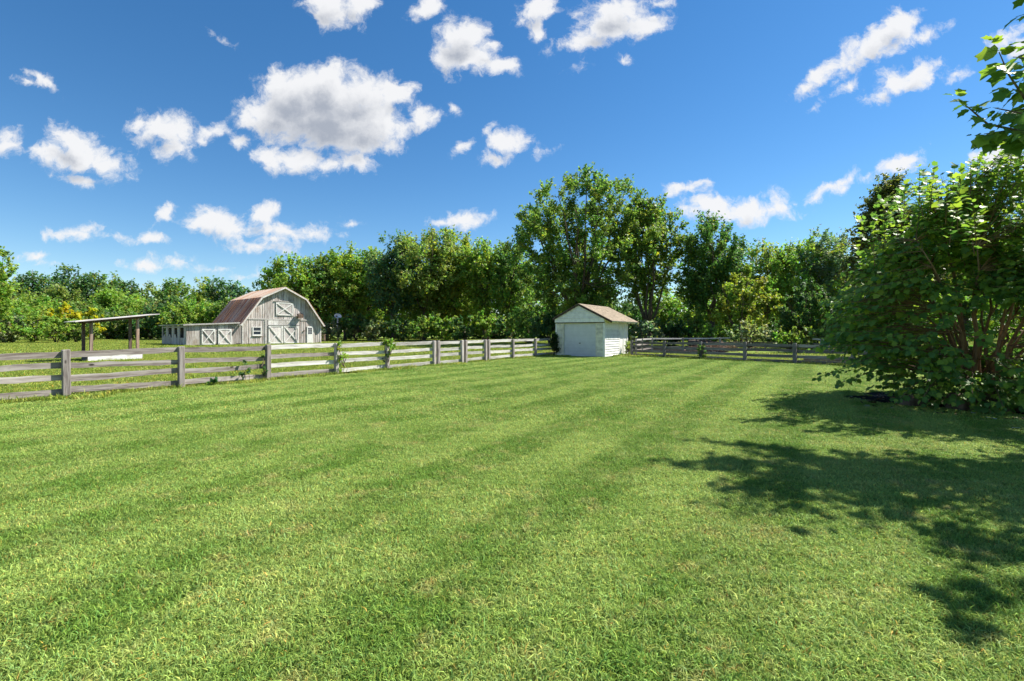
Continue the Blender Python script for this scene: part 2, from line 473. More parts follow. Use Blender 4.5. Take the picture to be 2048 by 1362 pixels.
M_fence_grey = wood('grey_fence_timber', (0.32, 0.28, 0.255), (0.14, 0.11, 0.095), (0.44, 0.40, 0.375), (2.2, 30, 30), stain=(0.20, 0.17, 0.16))
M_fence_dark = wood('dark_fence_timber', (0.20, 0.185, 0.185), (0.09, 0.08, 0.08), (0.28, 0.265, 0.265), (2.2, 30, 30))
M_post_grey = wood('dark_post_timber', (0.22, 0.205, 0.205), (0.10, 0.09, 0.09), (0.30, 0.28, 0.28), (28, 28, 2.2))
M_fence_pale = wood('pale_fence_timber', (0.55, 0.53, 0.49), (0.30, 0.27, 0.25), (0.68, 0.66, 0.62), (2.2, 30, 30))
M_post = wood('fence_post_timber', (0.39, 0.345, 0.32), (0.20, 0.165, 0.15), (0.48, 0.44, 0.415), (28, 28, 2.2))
M_post_dark = wood('shelter_post_timber', (0.22, 0.15, 0.11), (0.09, 0.06, 0.05), (0.34, 0.27, 0.22), (28, 28, 2.2))
M_barn = wood('barn_siding', (0.62, 0.565, 0.53), (0.34, 0.28, 0.25), (0.74, 0.69, 0.65), (9, 9, 1.0), knots=False, stain=(0.40, 0.32, 0.27))
M_barn_trim = wood('barn_trim', (0.68, 0.65, 0.61), (0.44, 0.40, 0.37), (0.76, 0.74, 0.71), (5, 5, 5), knots=False)
M_door_face = wood('barn_door_boards', (0.60, 0.55, 0.52), (0.44, 0.39, 0.37), (0.68, 0.64, 0.61), (12, 12, 1.2), knots=False)
M_white = plain('white_paint', (0.72, 0.71, 0.67), 0.6, 0.10, 5, dirt=(0.50, 0.47, 0.42))
M_cream = plain('cream_clapboard_paint', (0.70, 0.67, 0.53), 0.6, 0.12, 4, dirt=(0.44, 0.41, 0.32))
M_garage = plain('pale_garage_door_paint', (0.60, 0.615, 0.62), 0.5, 0.05, 3, dirt=(0.55, 0.57, 0.58))
M_glass = plain('window_glass', (0.03, 0.04, 0.06), 0.08, 0.1, 2, spec=0.8)
M_dark = plain('interior_darkness', (0.03, 0.026, 0.022), 0.9, 0.3, 3)  # darkness of the inside put into a near-black colour
M_shingle = plain('pinkish_brown_shingle', (0.30, 0.245, 0.18), 0.85, 0.3, 9, dirt=(0.24, 0.18, 0.145), spec=0.15, bump=0.2)
M_galv = plain('galvanised_metal', (0.55, 0.56, 0.56), 0.4, 0.1, 5, metal=0.6)
M_paleroof = wood('shelter_roof_sheet', (0.55, 0.52, 0.50), (0.35, 0.30, 0.28), (0.68, 0.66, 0.64), (2, 12, 12), knots=False)
M_iron = plain('rusty_dark_iron', (0.09, 0.055, 0.04), 0.8, 0.4, 10)
M_stone = plain('field_stone', (0.13, 0.10, 0.075), 0.9, 0.5, 5, bump=0.9, spec=0.1)
M_gravel = plain('pale_gravel', (0.80, 0.77, 0.72), 0.95, 0.25, 9, bump=0.4, spec=0.1)
M_gravel_h = M_gravel
M_brush = plain('dead_brush', (0.30, 0.20, 0.14), 0.9, 0.4, 6, spec=0.1)
M_mulch = plain('leaf_mulch', (0.055, 0.036, 0.025), 0.95, 0.5, 14, bump=0.8, spec=0.05)

def rust_mat(name, cols, streak):
    m, nt, out = new_mat(name)
    tc = nd(nt, 'ShaderNodeTexCoord')
    v = tc.outputs['Object']
    n1 = noise(nt, mapping(nt, v, streak), 1.0, 6, 0.62, 0.5)
    n2 = noise(nt, mapping(nt, v, tuple(s * 0.3 for s in streak)), 1.0, 4, 0.55, 0.8)
    n3 = noise(nt, v, 14, 4, 0.6)
    c = mixc(nt, mrange(nt, n2, 0.36, 0.62), cols[0], cols[1])
    c = mixc(nt, mrange(nt, n1, 0.45, 0.60), c, cols[2])
    c = mixc(nt, mrange(nt, n3, 0.3, 0.8, 0, 0.3), c, cols[3])
    b = nd(nt, 'ShaderNodeBsdfPrincipled'); b.inputs['Roughness'].default_value = 0.6; b.inputs['Metallic'].default_value = 0.1
    nt.links.new(c, b.inputs['Base Color'])
    nt.links.new(b.outputs[0], out.inputs['Surface'])
    return m
M_rust = rust_mat('rusted_roof_sheet', ((0.40, 0.31, 0.26), (0.48, 0.18, 0.06), (0.28, 0.085, 0.03), (0.46, 0.21, 0.09)), (0.3, 2.2, 0.3))
M_rust_pale = rust_mat('pale_rusty_roof', ((0.56, 0.44, 0.34), (0.48, 0.27, 0.15), (0.60, 0.50, 0.42), (0.42, 0.24, 0.13)), (0.35, 2.2, 0.35))  # paler rust colours, used on the upper slopes

# ------------------------------------------------------------------ ground
def sheet(name, pts, z, mat, kind='structure'):
    me = bpy.data.meshes.new(name)
    me.from_pydata([(x, y, z) for x, y in pts], [], [tuple(range(len(pts)))])
    me.materials.append(mat)
    o = link(name, me); o['kind'] = kind
    return o
sheet('pasture_ground', [(-900, -300), (900, -300), (900, 1200), (-900, 1200)], 0.0, M_past)
FT = Vector((0.535, 0.845)); FN = Vector((0.845, -0.535))
FA = Vector((-11.1, 12.0))
def fpt(s, n=0.0):
    p = FA + FT * s + FN * n
    return Vector((p.x, p.y, 0))
corner = fpt(26.5)
RA = ground_pt(1265, CH * FPX / (712 - HY)); RB = ground_pt(1591, CH * FPX / (727 - HY))
RD = (RB - RA).normalized()
lawn_poly = [tuple(fpt(-60)[:2]), (-40, -60), (90, -60), tuple((RA + RD * 70)[:2]), tuple(RA[:2]), tuple(corner[:2])]
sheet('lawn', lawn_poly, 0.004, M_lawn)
# pale gravel beyond the right-hand fence
sheet('gravel_path', [(9.2, 36.8), (14.5, 36.5), (18.0, 40), (21, 50), (13, 56), (10.8, 50)], 0.008, M_gravel_h)
# dark mulch under the big shrub
mp = []
for k in range(28):
    t = 2 * math.pi * k / 28
    r = 1 + 0.10 * math.sin(3 * t) + 0.07 * math.sin(7 * t + 1)
    mp.append((11.2 + 3.0 * r * math.cos(t), 11.2 + 2.0 * r * math.sin(t) - 0.25 * (math.cos(t)) * 1.5))
sheet('mulch_ground', mp, 0.010, M_mulch)

# ---- grass as instanced tufts
def blade_patch(name, size, n, hmin, hmax, width, lean, mat, seed):
    r = np.random.default_rng(seed)
    x = (r.random(n) - 0.5) * size * 1.12; y = (r.random(n) - 0.5) * size * 1.12
    h = hmin + (hmax - hmin) * r.random(n) ** 1.4
    h[r.random(n) < .03] *= 1.5
    a = r.random(n) * 2 * np.pi
    dirx, diry = np.cos(a), np.sin(a)
    tw = r.random(n) * 2 * np.pi
    sx, sy = np.cos(tw), np.sin(tw)
    ln = h * lean * (0.3 + r.random(n) * 1.1)
    w = width * (0.6 + 0.8 * r.random(n))
    P = np.zeros((n, 5, 3), np.float32)
    def put(i, fr, wid, sgn, zz):
        P[:, i, 0] = x + dirx * ln * fr ** 1.7 + sx * wid * sgn
        P[:, i, 1] = y + diry * ln * fr ** 1.7 + sy * wid * sgn
        P[:, i, 2] = zz
    put(0, 0.0, w * 0.5, -1, 0.0 * h); put(1, 0.0, w * 0.5, 1, 0.0 * h)
    put(2, 0.55, w * 0.45, 1, h * 0.62); put(3, 0.55, w * 0.45, -1, h * 0.62)
    put(4, 1.0, 0.0, 1, h * (0.95 - 0.5 * (ln / h / (1.4 * lean)) ** 2))
    base = np.arange(n)[:, None] * 5
    tri = np.concatenate([base + np.array([0, 1, 2]), base + np.array([0, 2, 3]), base + np.array([3, 2, 4])], 0)
    tone = 0.50 + 0.85 * r.random(n)
    col = np.stack([tone, tone, tone], 1)
    yel = r.random(n) < 0.16
    col[yel] *= np.array([1.5, 1.22, 1.2])
    br = r.random(n) < 0.03
    col[br] *= np.array([1.6, 0.85, 0.9])
    bl = r.random(n) < 0.2
    col[bl] *= np.array([0.72, 0.9, 1.15])
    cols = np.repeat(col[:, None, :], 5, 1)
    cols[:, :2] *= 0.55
    me = mesh_np(name, P.reshape(-1, 3), tri, mat, cols.reshape(-1, 3))
    o = bpy.data.objects.new(name, me)
    return o

def scatter(name, label, pts, rot, scl, idx, variants, cat='grass'):
    """one object whose geometry nodes set a tuft on every point"""
    me = bpy.data.meshes.new(name)
    n = len(pts)
    me.vertices.add(n); me.vertices.foreach_set("co", np.asarray(pts, np.float32).ravel())
    a = me.attributes.new("rz", 'FLOAT', 'POINT'); a.data.foreach_set("value", np.asarray(rot, np.float32))
    a = me.attributes.new("sc", 'FLOAT', 'POINT'); a.data.foreach_set("value", np.asarray(scl, np.float32))
    a = me.attributes.new("ix", 'INT', 'POINT'); a.data.foreach_set("value", np.asarray(idx, np.int32))
    o = link(name, me)
    ng = bpy.data.node_groups.new(name, 'GeometryNodeTree')
    ng.interface.new_socket("Geometry", in_out='INPUT', socket_type='NodeSocketGeometry')
    ng.interface.new_socket("Geometry", in_out='OUTPUT', socket_type='NodeSocketGeometry')
    gi = ng.nodes.new('NodeGroupInput'); go = ng.nodes.new('NodeGroupOutput')
    j = ng.nodes.new('GeometryNodeJoinGeometry')
    def attr(nm, t):
        q = ng.nodes.new('GeometryNodeInputNamedAttribute'); q.data_type = t
        q.inputs['Name'].default_value = nm
        return q.outputs['Attribute']
    rz = attr("rz", 'FLOAT'); s_ = attr("sc", 'FLOAT'); ix = attr("ix", 'INT')
    cx = ng.nodes.new('ShaderNodeCombineXYZ'); ng.links.new(rz, cx.inputs[2])
    for k, v in enumerate(variants):
        cmp_ = ng.nodes.new('FunctionNodeCompare'); cmp_.data_type = 'INT'; cmp_.operation = 'EQUAL'
        ng.links.new(ix, cmp_.inputs[2]); cmp_.inputs[3].default_value = k
        oi = ng.nodes.new('GeometryNodeObjectInfo'); oi.inputs['Object'].default_value = v; oi.inputs['As Instance'].default_value = True
        ip = ng.nodes.new('GeometryNodeInstanceOnPoints')
        ng.links.new(gi.outputs[0], ip.inputs['Points']); ng.links.new(cmp_.outputs[0], ip.inputs['Selection'])
        ng.links.new(oi.outputs['Geometry'], ip.inputs['Instance'])
        ng.links.new(cx.outputs[0], ip.inputs['Rotation']); ng.links.new(s_, ip.inputs['Scale'])
        ng.links.new(ip.outputs[0], j.inputs[0])
    ng.links.new(j.outputs[0], go.inputs[0])
    md = o.modifiers.new("tufts", 'NODES'); md.node_group = ng
    tag(o, label, cat, kind='stuff')
    return o

def in_poly(px, py, poly):
    inside = np.zeros(px.shape, bool)
    j = len(poly) - 1
    for i in range(len(poly)):
        xi, yi = poly[i]; xj, yj = poly[j]
        c = ((yi > py) != (yj > py)) & (px < (xj - xi) * (py - yi) / (yj - yi + 1e-9) + xi)
        inside ^= c; j = i
    return inside

def grid_pts(step, dmin, dmax, poly=None, outside=None, jitter=0.35, margin=5.0, slope=1.2):
    xs = np.arange(-dmax * slope - 2, dmax * slope + 2, step); ys = np.arange(dmin, dmax, step)
    X, Y = np.meshgrid(xs, ys); X = X.ravel(); Y = Y.ravel()
    X = X + (rng.random(X.shape) - 0.5) * step * jitter; Y = Y + (rng.random(Y.shape) - 0.5) * step * jitter
    k = np.abs(X) < Y * slope + margin
    if poly is not None: k &= in_poly(X, Y, poly)
    if outside is not None: k &= ~in_poly(X, Y, outside)
    return X[k], Y[k]
def not_in_buildings(X, Y):
    k = np.ones(X.shape, bool)
    for ox, oy, th, a0, a1, b0, b1 in ((3.03, 33.17, -32.3, 0, 3.5, 0, 4.4), (-34.55, 61.88, 48.23, -6.1, 10.5, 0, 10.9)):
        c, s = math.cos(math.radians(th)), math.sin(math.radians(th))
        a = (X - ox) * c + (Y - oy) * s; b = -(X - ox) * s + (Y - oy) * c
        k &= ~((a > a0) & (a < a1) & (b > b0) & (b < b1))
    return k

def lawn_field(name, label, step, d0, d1, variants, sc0=0.92, sc1=1.2):
    X, Y = grid_pts(step, d0, d1, poly=lawn_poly, jitter=0.06)
    k = not_in_buildings(X, Y) & ~in_poly(X, Y, [(a, b) for a, b in mp])
    X, Y = X[k], Y[k]
    n = len(X)
    scatter(name, label, np.stack([X, Y, np.full(n, 0.003)], 1), rng.integers(0, 4, n) * math.pi / 2 + (rng.random(n) - 0.5) * 0.3,
            sc0 + (sc1 - sc0) * rng.random(n), rng.integers(0, len(variants), n), variants)
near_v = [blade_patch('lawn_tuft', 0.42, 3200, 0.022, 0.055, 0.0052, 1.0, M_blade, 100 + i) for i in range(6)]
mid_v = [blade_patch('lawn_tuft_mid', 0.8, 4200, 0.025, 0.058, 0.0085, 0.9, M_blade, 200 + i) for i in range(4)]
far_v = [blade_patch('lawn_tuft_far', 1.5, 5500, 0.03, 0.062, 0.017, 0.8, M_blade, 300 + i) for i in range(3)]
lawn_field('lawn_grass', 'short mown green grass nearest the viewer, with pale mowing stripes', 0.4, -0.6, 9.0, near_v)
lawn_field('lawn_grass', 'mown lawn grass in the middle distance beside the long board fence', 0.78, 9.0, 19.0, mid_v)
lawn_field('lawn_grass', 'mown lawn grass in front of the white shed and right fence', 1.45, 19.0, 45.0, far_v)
pas_v = [blade_patch('pasture_tuft', 1.2, 3000, 0.06, 0.16, 0.013, 0.8, M_pblade, 400 + i) for i in range(4)]
pas_far = [blade_patch('pasture_tuft_far', 3.0, 6000, 0.05, 0.15, 0.045, 0.8, M_pblade, 500 + i) for i in range(3)]
def pasture_field(name, label, step, d0, d1, variants):
    X, Y = grid_pts(step, d0, d1, outside=lawn_poly)
    k = not_in_buildings(X, Y) & ~((X > 9) & (Y > 35.5) & (X < 22) & (Y < 57)) 
    X, Y = X[k], Y[k]; n = len(X)
    scatter(name, label, np.stack([X, Y, np.full(n, -0.003)], 1), rng.random(n) * 6.28, 0.8 + 0.5 * rng.random(n),
            rng.integers(0, len(variants), n), variants)
pasture_field('pasture_grass', 'longer rough pasture grass just beyond the board fences', 1.1, 8.0, 34.0, pas_v)
pasture_field('pasture_grass', 'rough pasture grass around the barn and along the far trees', 2.7, 34.0, 120.0, pas_far)
# a few long tufts left along the foot of the left fence
def tuft_line():
    v = [blade_patch('fence_foot_tuft', 0.35, 260, 0.07, 0.2, 0.007, 0.7, M_pblade, 600 + i) for i in range(4)]
    P = []
    for s in np.arange(-6, 26, 0.22):
        if random.random() < 0.75:
            p = fpt(s, -0.08 + 0.16 * random.random()); P.append((p.x, p.y, 0))
    for s in np.arange(0, 30, 0.25):
        if random.random() < 0.7:
            p = RA + RD * s; P.append((p.x, p.y + 0.1 * random.random(), 0))
    n = len(P)
    scatter('fence_foot_grass', 'uncut tufts of grass along the foot of the fences', P, rng.random(n) * 6.28, 0.6 + 0.7 * rng.random(n), rng.integers(0, 4, n), v)
tuft_line()

# ------------------------------------------------------------------ fences
def board_mesh(name, length, height, thick, mat, seed, wav=0.012):
    r = random.Random(seed)
    n = 9
    vs = []; fs = []
    o1 = [r.uniform(-1, 1) for _ in range(n + 1)]; o2 = [r.uniform(-1, 1) for _ in range(n + 1)]
    ph = r.uniform(0, 6)
    for i in range(n + 1):
        x = length * i / n
        bend = wav * 1.2 * math.sin(ph + 2.2 * i / n)
        zt = height / 2 + bend + o1[i] * wav * 0.55; zb = -height / 2 + bend + o2[i] * wav * 0.55
        y = 0.006 * math.sin(ph * 2 + 3 * i / n)
        vs += [(x, y - thick / 2, zb), (x, y + thick / 2, zb), (x, y + thick / 2, zt), (x, y - thick / 2, zt)]
    for i in range(n):
        b = i * 4
        for k in range(4):
            fs.append((b + k, b + (k + 1) % 4, b + 4 + (k + 1) % 4, b + 4 + k))
    fs += [(0, 3, 2, 1), (n * 4, n * 4 + 1, n * 4 + 2, n * 4 + 3)]
    t = [1.0] * len(vs)
    m = MB(); m.add(vs, fs, 1.0)
    return m.mesh(name, mat)
def post_mesh(name, w, d, h, mat, seed):
    r = random.Random(seed)
    m = MB()
    c = 0.012
    def ring(z, k, lx, ly): return [(-w / 2 + k + lx, -d / 2 + ly, z), (w / 2 - k + lx, -d / 2 + ly, z), (w / 2 + lx, -d / 2 + k + ly, z), (w / 2 + lx, d / 2 - k + ly, z),
                            (w / 2 - k + lx, d / 2 + ly, z), (-w / 2 + k + lx, d / 2 + ly, z), (-w / 2 + lx, d / 2 - k + ly, z), (-w / 2 + lx, -d / 2 + k + ly, z)]
    vs = []; zs = [-0.05, h * 0.3, h * 0.65, h - 0.015 + r.uniform(-0.02, 0.02)]
    for z in zs:
        vs += ring(z, c, r.uniform(-.004, .004), r.uniform(-.004, .004))
    top = [(x * 0.86, y * 0.86, zs[-1] + 0.018 + x * 0.06) for x, y, z in ring(0, c, 0, 0)]
    vs += top
    fs = []
    for j in range(len(zs)):
        for k in range(8):
            fs.append((j * 8 + k, j * 8 + (k + 1) % 8, (j + 1) * 8 + (k + 1) % 8, (j + 1) * 8 + k))
    fs.append(tuple(range(len(zs) * 8, len(zs) * 8 + 8)))
    m.add(vs, fs, 1.0)
    return m.mesh(name, mat)

def s_of_px(px):
    r = (px - 1024) / FPX
    return (r * FA.y - FA.x) / (FT.x - r * FT.y)
def build_left_fence():
    root = empty('board_fence', (FA.x, FA.y, 0), math.atan2(FT.y, FT.x))   # local x runs along the fence, local -y faces the lawn
    tag(root, 'long weathered grey four-board fence running from the left edge back to the white shed', 'fence')
    ss = [s_of_px(130) - 7.7, s_of_px(130) - 5.1, s_of_px(130) - 2.55] + [s_of_px(p) for p in (130, 360, 533, 670, 772, 866, 922, 969, 1024, 1069)] + [27.4, 30.0, 32.4]
    pm = [post_mesh('post', 0.155, 0.13, 1.22, M_post, 10 + i) for i in range(4)]
    bat = MB(); bat.box(-0.07, 0.07, -0.02, 0.02, 0.0, 1.2, 1.1); batm = bat.mesh('batten', M_fence_pale)
    for i, s in enumerate(ss):
        o = link('post', pm[i % 4], root); o.location = (s, -0.085, 0); o.rotation_euler = (random.uniform(-.012, .012), random.uniform(-.012, .012), random.uniform(-.05, .05))
        if 8 <= i <= 10:     # double posts with a pale batten beside them
            o2 = link('post', pm[(i + 1) % 4], root); o2.location = (s + 0.30, -0.085, 0)
    for i in range(len(ss) - 1):
        L_ = ss[i + 1] - ss[i]
        for k, z in enumerate((1.12, 0.80, 0.50, 0.175)):
            pale = (i >= 6) or (i == 5 and k in (0, 2)) 
            me = board_mesh('board', L_ - 0.015, 0.15 - 0.01 * (k == 1), 0.028, M_fence_pale if pale else M_fence_grey, i * 7 + k, 0.022 if i < 5 else 0.015)
            o = link('board', me, root); o.location = (ss[i] + 0.007, 0.0, z + random.uniform(-.015, .015)); o.rotation_euler = (0, random.uniform(-.006, .006), 0)
            if not pale and k < 2 and i < 4: o['label'] = 'darker brown-grey weathered board'
build_left_fence()

def build_right_fence():
    root = empty('board_fence', tuple(RA), math.atan2(RD.y, RD.x))
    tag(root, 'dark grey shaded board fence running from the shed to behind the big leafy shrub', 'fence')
    def s_r(px):
        r = (px - 1024) / FPX
        return (r * RA.y - RA.x) / (RD.x - r * RD.y)
    ss = [0.0] + [s_r(p) for p in (1330, 1403, 1491, 1591, 1707)]
    while ss[-1] < 27: ss.append(ss[-1] + 2.7)
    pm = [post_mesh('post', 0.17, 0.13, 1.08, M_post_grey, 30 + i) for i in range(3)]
    for i, s in enumerate(ss):
        o = link('post', pm[i % 3], root); o.location = (s, -0.08, 0); o.rotation_euler = (random.uniform(-.015, .015), random.uniform(-.015, .015), 0)
    for i in range(len(ss) - 1):
        L_ = ss[i + 1] - ss[i]
        for k, z in enumerate((0.93, 0.65, 0.37, 0.10)):
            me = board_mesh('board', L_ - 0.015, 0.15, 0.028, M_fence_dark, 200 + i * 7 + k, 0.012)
            o = link('board', me, root); o.location = (ss[i] + 0.007, 0.0, z + random.uniform(-.015, .015))
build_right_fence()

def build_far_fence():
    pts = [ground_pt(1272, 34.4), ground_pt(1284, 37), ground_pt(1304, 41), ground_pt(1366, 43), ground_pt(1440, 44.5), ground_pt(1530, 44), ground_pt(1622, 41), ground_pt(1642, 36), ground_pt(1700, 34), ground_pt(1800, 33)]
    root = empty('rail_fence', tuple(pts[0]))
    tag(root, 'thin pale rail fence seen through the dark board fence, beyond the gravel', 'fence')
    for i, p in enumerate(pts):
        q = p - pts[0]
        o = link('post', post_mesh('post', 0.12, 0.1, 1.16, M_post, 60 + i), root); o.location = q
    for i in range(len(pts) - 1):
        d = pts[i + 1] - pts[i]
        for k, z in enumerate((1.08, 0.70, 0.32)):
            o = link('rail', board_mesh('rail', d.length, 0.11, 0.03, M_fence_pale if k == 0 else M_fence_grey, 400 + i * 5 + k, 0.012), root)
            o.location = (pts[i] - pts[0]) + Vector((0, 0.06, z)); o.rotation_euler = (0, 0, math.atan2(d.y, d.x))
build_far_fence()

# ------------------------------------------------------------------ barn
def cross(mb, a0, a1, z0, z1, b, w=0.13, t=0.05):
    """an X brace on a front at depth b"""
    mb.bar((a0, b, z0), (a1, b, z1), w, t, tone=1.0)
    mb.bar((a0, b - 0.012, z1), (a1, b - 0.012, z0), w, t, tone=1.0)
def build_barn():
    TH = math.radians(48.23)
    root = empty('barn', (-34.55, 61.88, 0), TH)
    tag(root, 'old grey board barn with rusty gambrel roof and a low stall wing', 'barn')
    W, Ld, HE, HK, HA, KI = 10.5, 10.9, 2.95, 6.2, 7.72, 2.25
    def A(px, b=0.0):
        r = (px - 1024) / FPX
        c, s = math.cos(TH), math.sin(TH)
        ox, oy = -34.55 - s * b, 61.88 + c * b
        return (r * oy - ox) / (c - r * s)
    def D(a, b=0.0): return 61.88 + math.sin(TH) * a + math.cos(TH) * b
    def Z(py, a, b=0.0): return CH + (HY - py) / FPX * D(a, b)
    def hz(a):
        a = min(max(a, 0), W); a = min(a, W - a)
        return HE + (HK - HE) * a / KI if a < KI else HK + (HA - HK) * (a - KI) / (W / 2 - KI)
    # front gable, board and batten
    sid = MB(); a = 0.0
    while a < W - 0.05:
        w = 0.27 + random.uniform(-.04, .05); a1 = min(a + w, W)
        j = random.uniform(-.006, .006)
        zb = random.choice([0.02, 0.05, 0.1, 0.16])
        sid.hexa([(a + .006, -.02 + j, zb), (a1 - .006, -.02 + j, zb), (a1 - .006, .03, zb), (a + .006, .03, zb),
                  (a + .006, -.02 + j, hz(a) - .03), (a1 - .006, -.02 + j, hz(a1) - .03), (a1 - .006, .03, hz(a1) - .03), (a + .006, .03, hz(a) - .03)],
                 random.choice([1.0, 1.05, 1.1, 0.92, 0.8, 1.12]))
        if random.random() < 0.85:
            sid.hexa([(a1 - .03, -.045, zb + .02), (a1 + .03, -.045, zb + .02), (a1 + .03, -.018, zb + .02), (a1 - .03, -.018, zb + .02),
                      (a1 - .03, -.045, hz(a1) - .06), (a1 + .03, -.045, hz(a1) - .06), (a1 + .03, -.018, hz(a1) - .06), (a1 - .03, -.018, hz(a1) - .06)], random.uniform(.55, .9))
        a = a1
    sid.build('front_siding', M_barn, root, kind='stuff')
    # other walls: backing solids
    core = MB()
    for (p, q) in (((W, 0.03), (W, Ld)), ((0, 0.03), (0, Ld))):
        b = 0.03
        while b < Ld:
            b1 = min(b + 0.28, Ld)
            x = p[0]
            core.box(x - .03 if x > 0 else 0.0, x if x > 0 else 0.03, b + .004, b1 - .004, 0.02, HE - 0.02, random.uniform(.8, 1.1))
            b = b1
    a = 0.0
    while a < W:
        a1 = min(a + .28, W)
        core.hexa([(a + .004, Ld, .02), (a1 - .004, Ld, .02), (a1 - .004, Ld + .03, .02), (a + .004, Ld + .03, .02),
                   (a + .004, Ld, hz(a) - .03), (a1 - .004, Ld, hz(a1) - .03), (a1 - .004, Ld + .03, hz(a1) - .03), (a + .004, Ld + .03, hz(a) - .03)], random.uniform(.8, 1.1))
        a = a1
    core.build('rear_siding', M_barn, root, kind='stuff')
    dk = MB(); dk.box(0.1, W - 0.1, 0.06, Ld - 0.1, 0.01, HE - 0.1, 1.0); dk.build('interior', M_dark, root)  # solid near-black block standing in for the unlit inside
    # roof
    b0, b1 = -0.48, Ld + 0.35
    prof = [(-0.32, HE - 0.42), (KI, HK), (W / 2, HA), (W - KI, HK), (W + 0.32, HE - 0.42)]
    for i in range(4):
        (pa, pz), (qa, qz) = prof[i], prof[i + 1]
        d = Vector((qa - pa, 0, qz - pz)).normalized(); n = Vector((-d.z, 0, d.x))
        if n.z < 0: n = -n
        mat = M_rust if i in (0, 3) else M_rust_pale
        npan = 12
        for k in range(npan):
            c0 = b0 + (b1 - b0) * k / npan + .004; c1 = b0 + (b1 - b0) * (k + 1) / npan - .004
            m = MB()
            lift = random.uniform(0, 0.018)
            o_ = n * lift
            e = d * (0.05 if i in (0, 3) else 0)
            P = [Vector((pa, c0, pz)) + o_, Vector((qa, c0, qz)) + o_, Vector((qa, c1, qz)) + o_, Vector((pa, c1, pz)) + o_]
            m.hexa([P[0], P[3], P[2], P[1]] + [v + n * .035 for v in (P[0], P[3], P[2], P[1])], 1.0)
            # raised seam at each sheet edge
            m.bar(Vector((pa, c0, pz)) + n * (.05 + lift), Vector((qa, c0, qz)) + n * (.05 + lift), .05, .04, up=tuple(n), tone=1.0)
            o = m.build('roof_sheet', mat, root)
        # rafters under the overhang
    m = MB()
    for i in range(4):
        (pa, pz), (qa, qz) = prof[i], prof[i + 1]
        d = Vector((qa - pa, 0, qz - pz)).normalized(); n = Vector((-d.z, 0, d.x))
        if n.z < 0: n = -n
        for bb in (b0 - .02, ):
            m.bar(Vector((pa, bb, pz)) - n * .07, Vector((qa, bb, qz)) - n * .07, .19, .045, up=(0, 1, 0), tone=1.15)
    m.build('rake_board', M_barn_trim, root)
    m = MB(); m.box(-0.42, -0.30, b0, b1, HE - .50, HE - .34, 1.0); m.build('eave_board', M_barn_trim, root)
    m = MB(); m.box(W + 0.30, W + 0.42, b0, b1, HE - .50, HE - .34, 1.0); m.build('eave_board', M_barn_trim, root)
    # trims
    ab = A(485) ; zb = 3.28
    tr = MB()
    tr.box(0.15, A(529) - .01, -.075, -.048, zb, zb + .16, 1.05)
    tr.box(A(529), W - .25, -.075, -.048, zb - .05, zb + .13, 1.0)
    tr.build('belt_board', M_barn_trim, root)
    tr = MB(); tr.box(A(529), A(533.5), -.09, -.05, 0.1, zb - .06, .9); tr.build('corner_board', M_barn_trim, root)
    tr = MB(); tr.box(0.0, 0.14, -.07, -.046, 0.05, HE - .1, .95); tr.build('corner_board', M_barn_trim, root)
    tr = MB(); tr.box(W - .13, W + .01, -.07, -.046, 0.05, HE - .1, 1.05); tr.build('corner_board', M_barn_trim, root)
    # sash window
    x0, x1 = A(504.5), A(523.0); z0, z1 = Z(671, x0), Z(653.5, x0)
    fr = MB()
    fr.box(x0, x1, -.10, -.05, z0, z0 + .13, 1.0); fr.box(x0, x1, -.10, -.05, z1 - .10, z1, 1.0)
    fr.box(x0, x0 + .13, -.098, -.05, z0 + .13, z1 - .10, 1.0); fr.box(x1 - .13, x1, -.098, -.05, z0 + .13, z1 - .10, 1.0)
    wf = fr.build('window', M_white, root)
    zm = (z0 + z1) / 2
    g = MB(); g.box(x0 + .13, x1 - .13, -.062, -.05, z0 + .13, z1 - .10, 1.0); g.build('pane', M_glass, wf)
    g = MB(); g.box(x0 + .13, x1 - .13, -.092, -.066, zm - .05, zm + .05, 1.0); g.build('meeting_rail', M_white, wf)
    g = MB(); g.box(x0 - .06, x1 + .06, -.15, -.05, z0 - .06, z0 - .005, 1.0); g.build('sill', M_white, wf)
    # big sliding doors with X braces
    zt = Z(650.5, A(540)); zh = zb - .06
    hd = MB()
    a = A(536)
    while a < A(598) - .1:
        hd.box(a, a + .2, -.085, -.05, zt + .02, zh - .02, random.uniform(.75, 1.15)); a += .22
    hd.build('door_header', M_barn_trim, root, kind='stuff')
    rail = MB(); rail.box(A(536), A(598), -.16, -.12, zt - .03, zt + .07, .6); rail.build('door_track', M_barn_trim, root)
    for (p0, p1) in ((536.5, 565.5), (567, 596.5)):
        x0, x1 = A(p0), A(p1)
        face = MB(); a = x0
        while a < x1 - .02:
            a1 = min(a + .30, x1); face.box(a + .003, a1 - .003, -.10, -.06, .12, zt - .05, random.uniform(.92, 1.08)); a = a1
        dr = face.build('sliding_door', M_door_face, root)
        f = MB()
        for (u0, u1) in ((x0, x0 + .13), (x1 - .13, x1)): f.box(u0, u1, -.135, -.102, .12, zt - .05, 1.0)
        f.box(x0 + .13, x1 - .13, -.133, -.102, zt - .2, zt - .05, .9); f.box(x0 + .13, x1 - .13, -.133, -.102, .12, .26, 1.0)
        f.build('door_frame', M_white, dr)
        f = MB(); cross(f, x0 + .14, x1 - .14, .27, zt - .21, -.145); f.build('brace', M_white, dr)
    # loft door
    x0, x1 = A(551.5), A(586); z0, z1 = Z(630.5, x0), Z(604.5, x0)
    face = MB(); a = x0
    while a < x1 - .02:
        a1 = min(a + .25, x1); face.box(a + .003, a1 - .003, -.085, -.05, z0, z1, random.uniform(.8, 1.05)); a = a1
    ld = face.build('loft_door', M_door_face, root)
    f = MB()
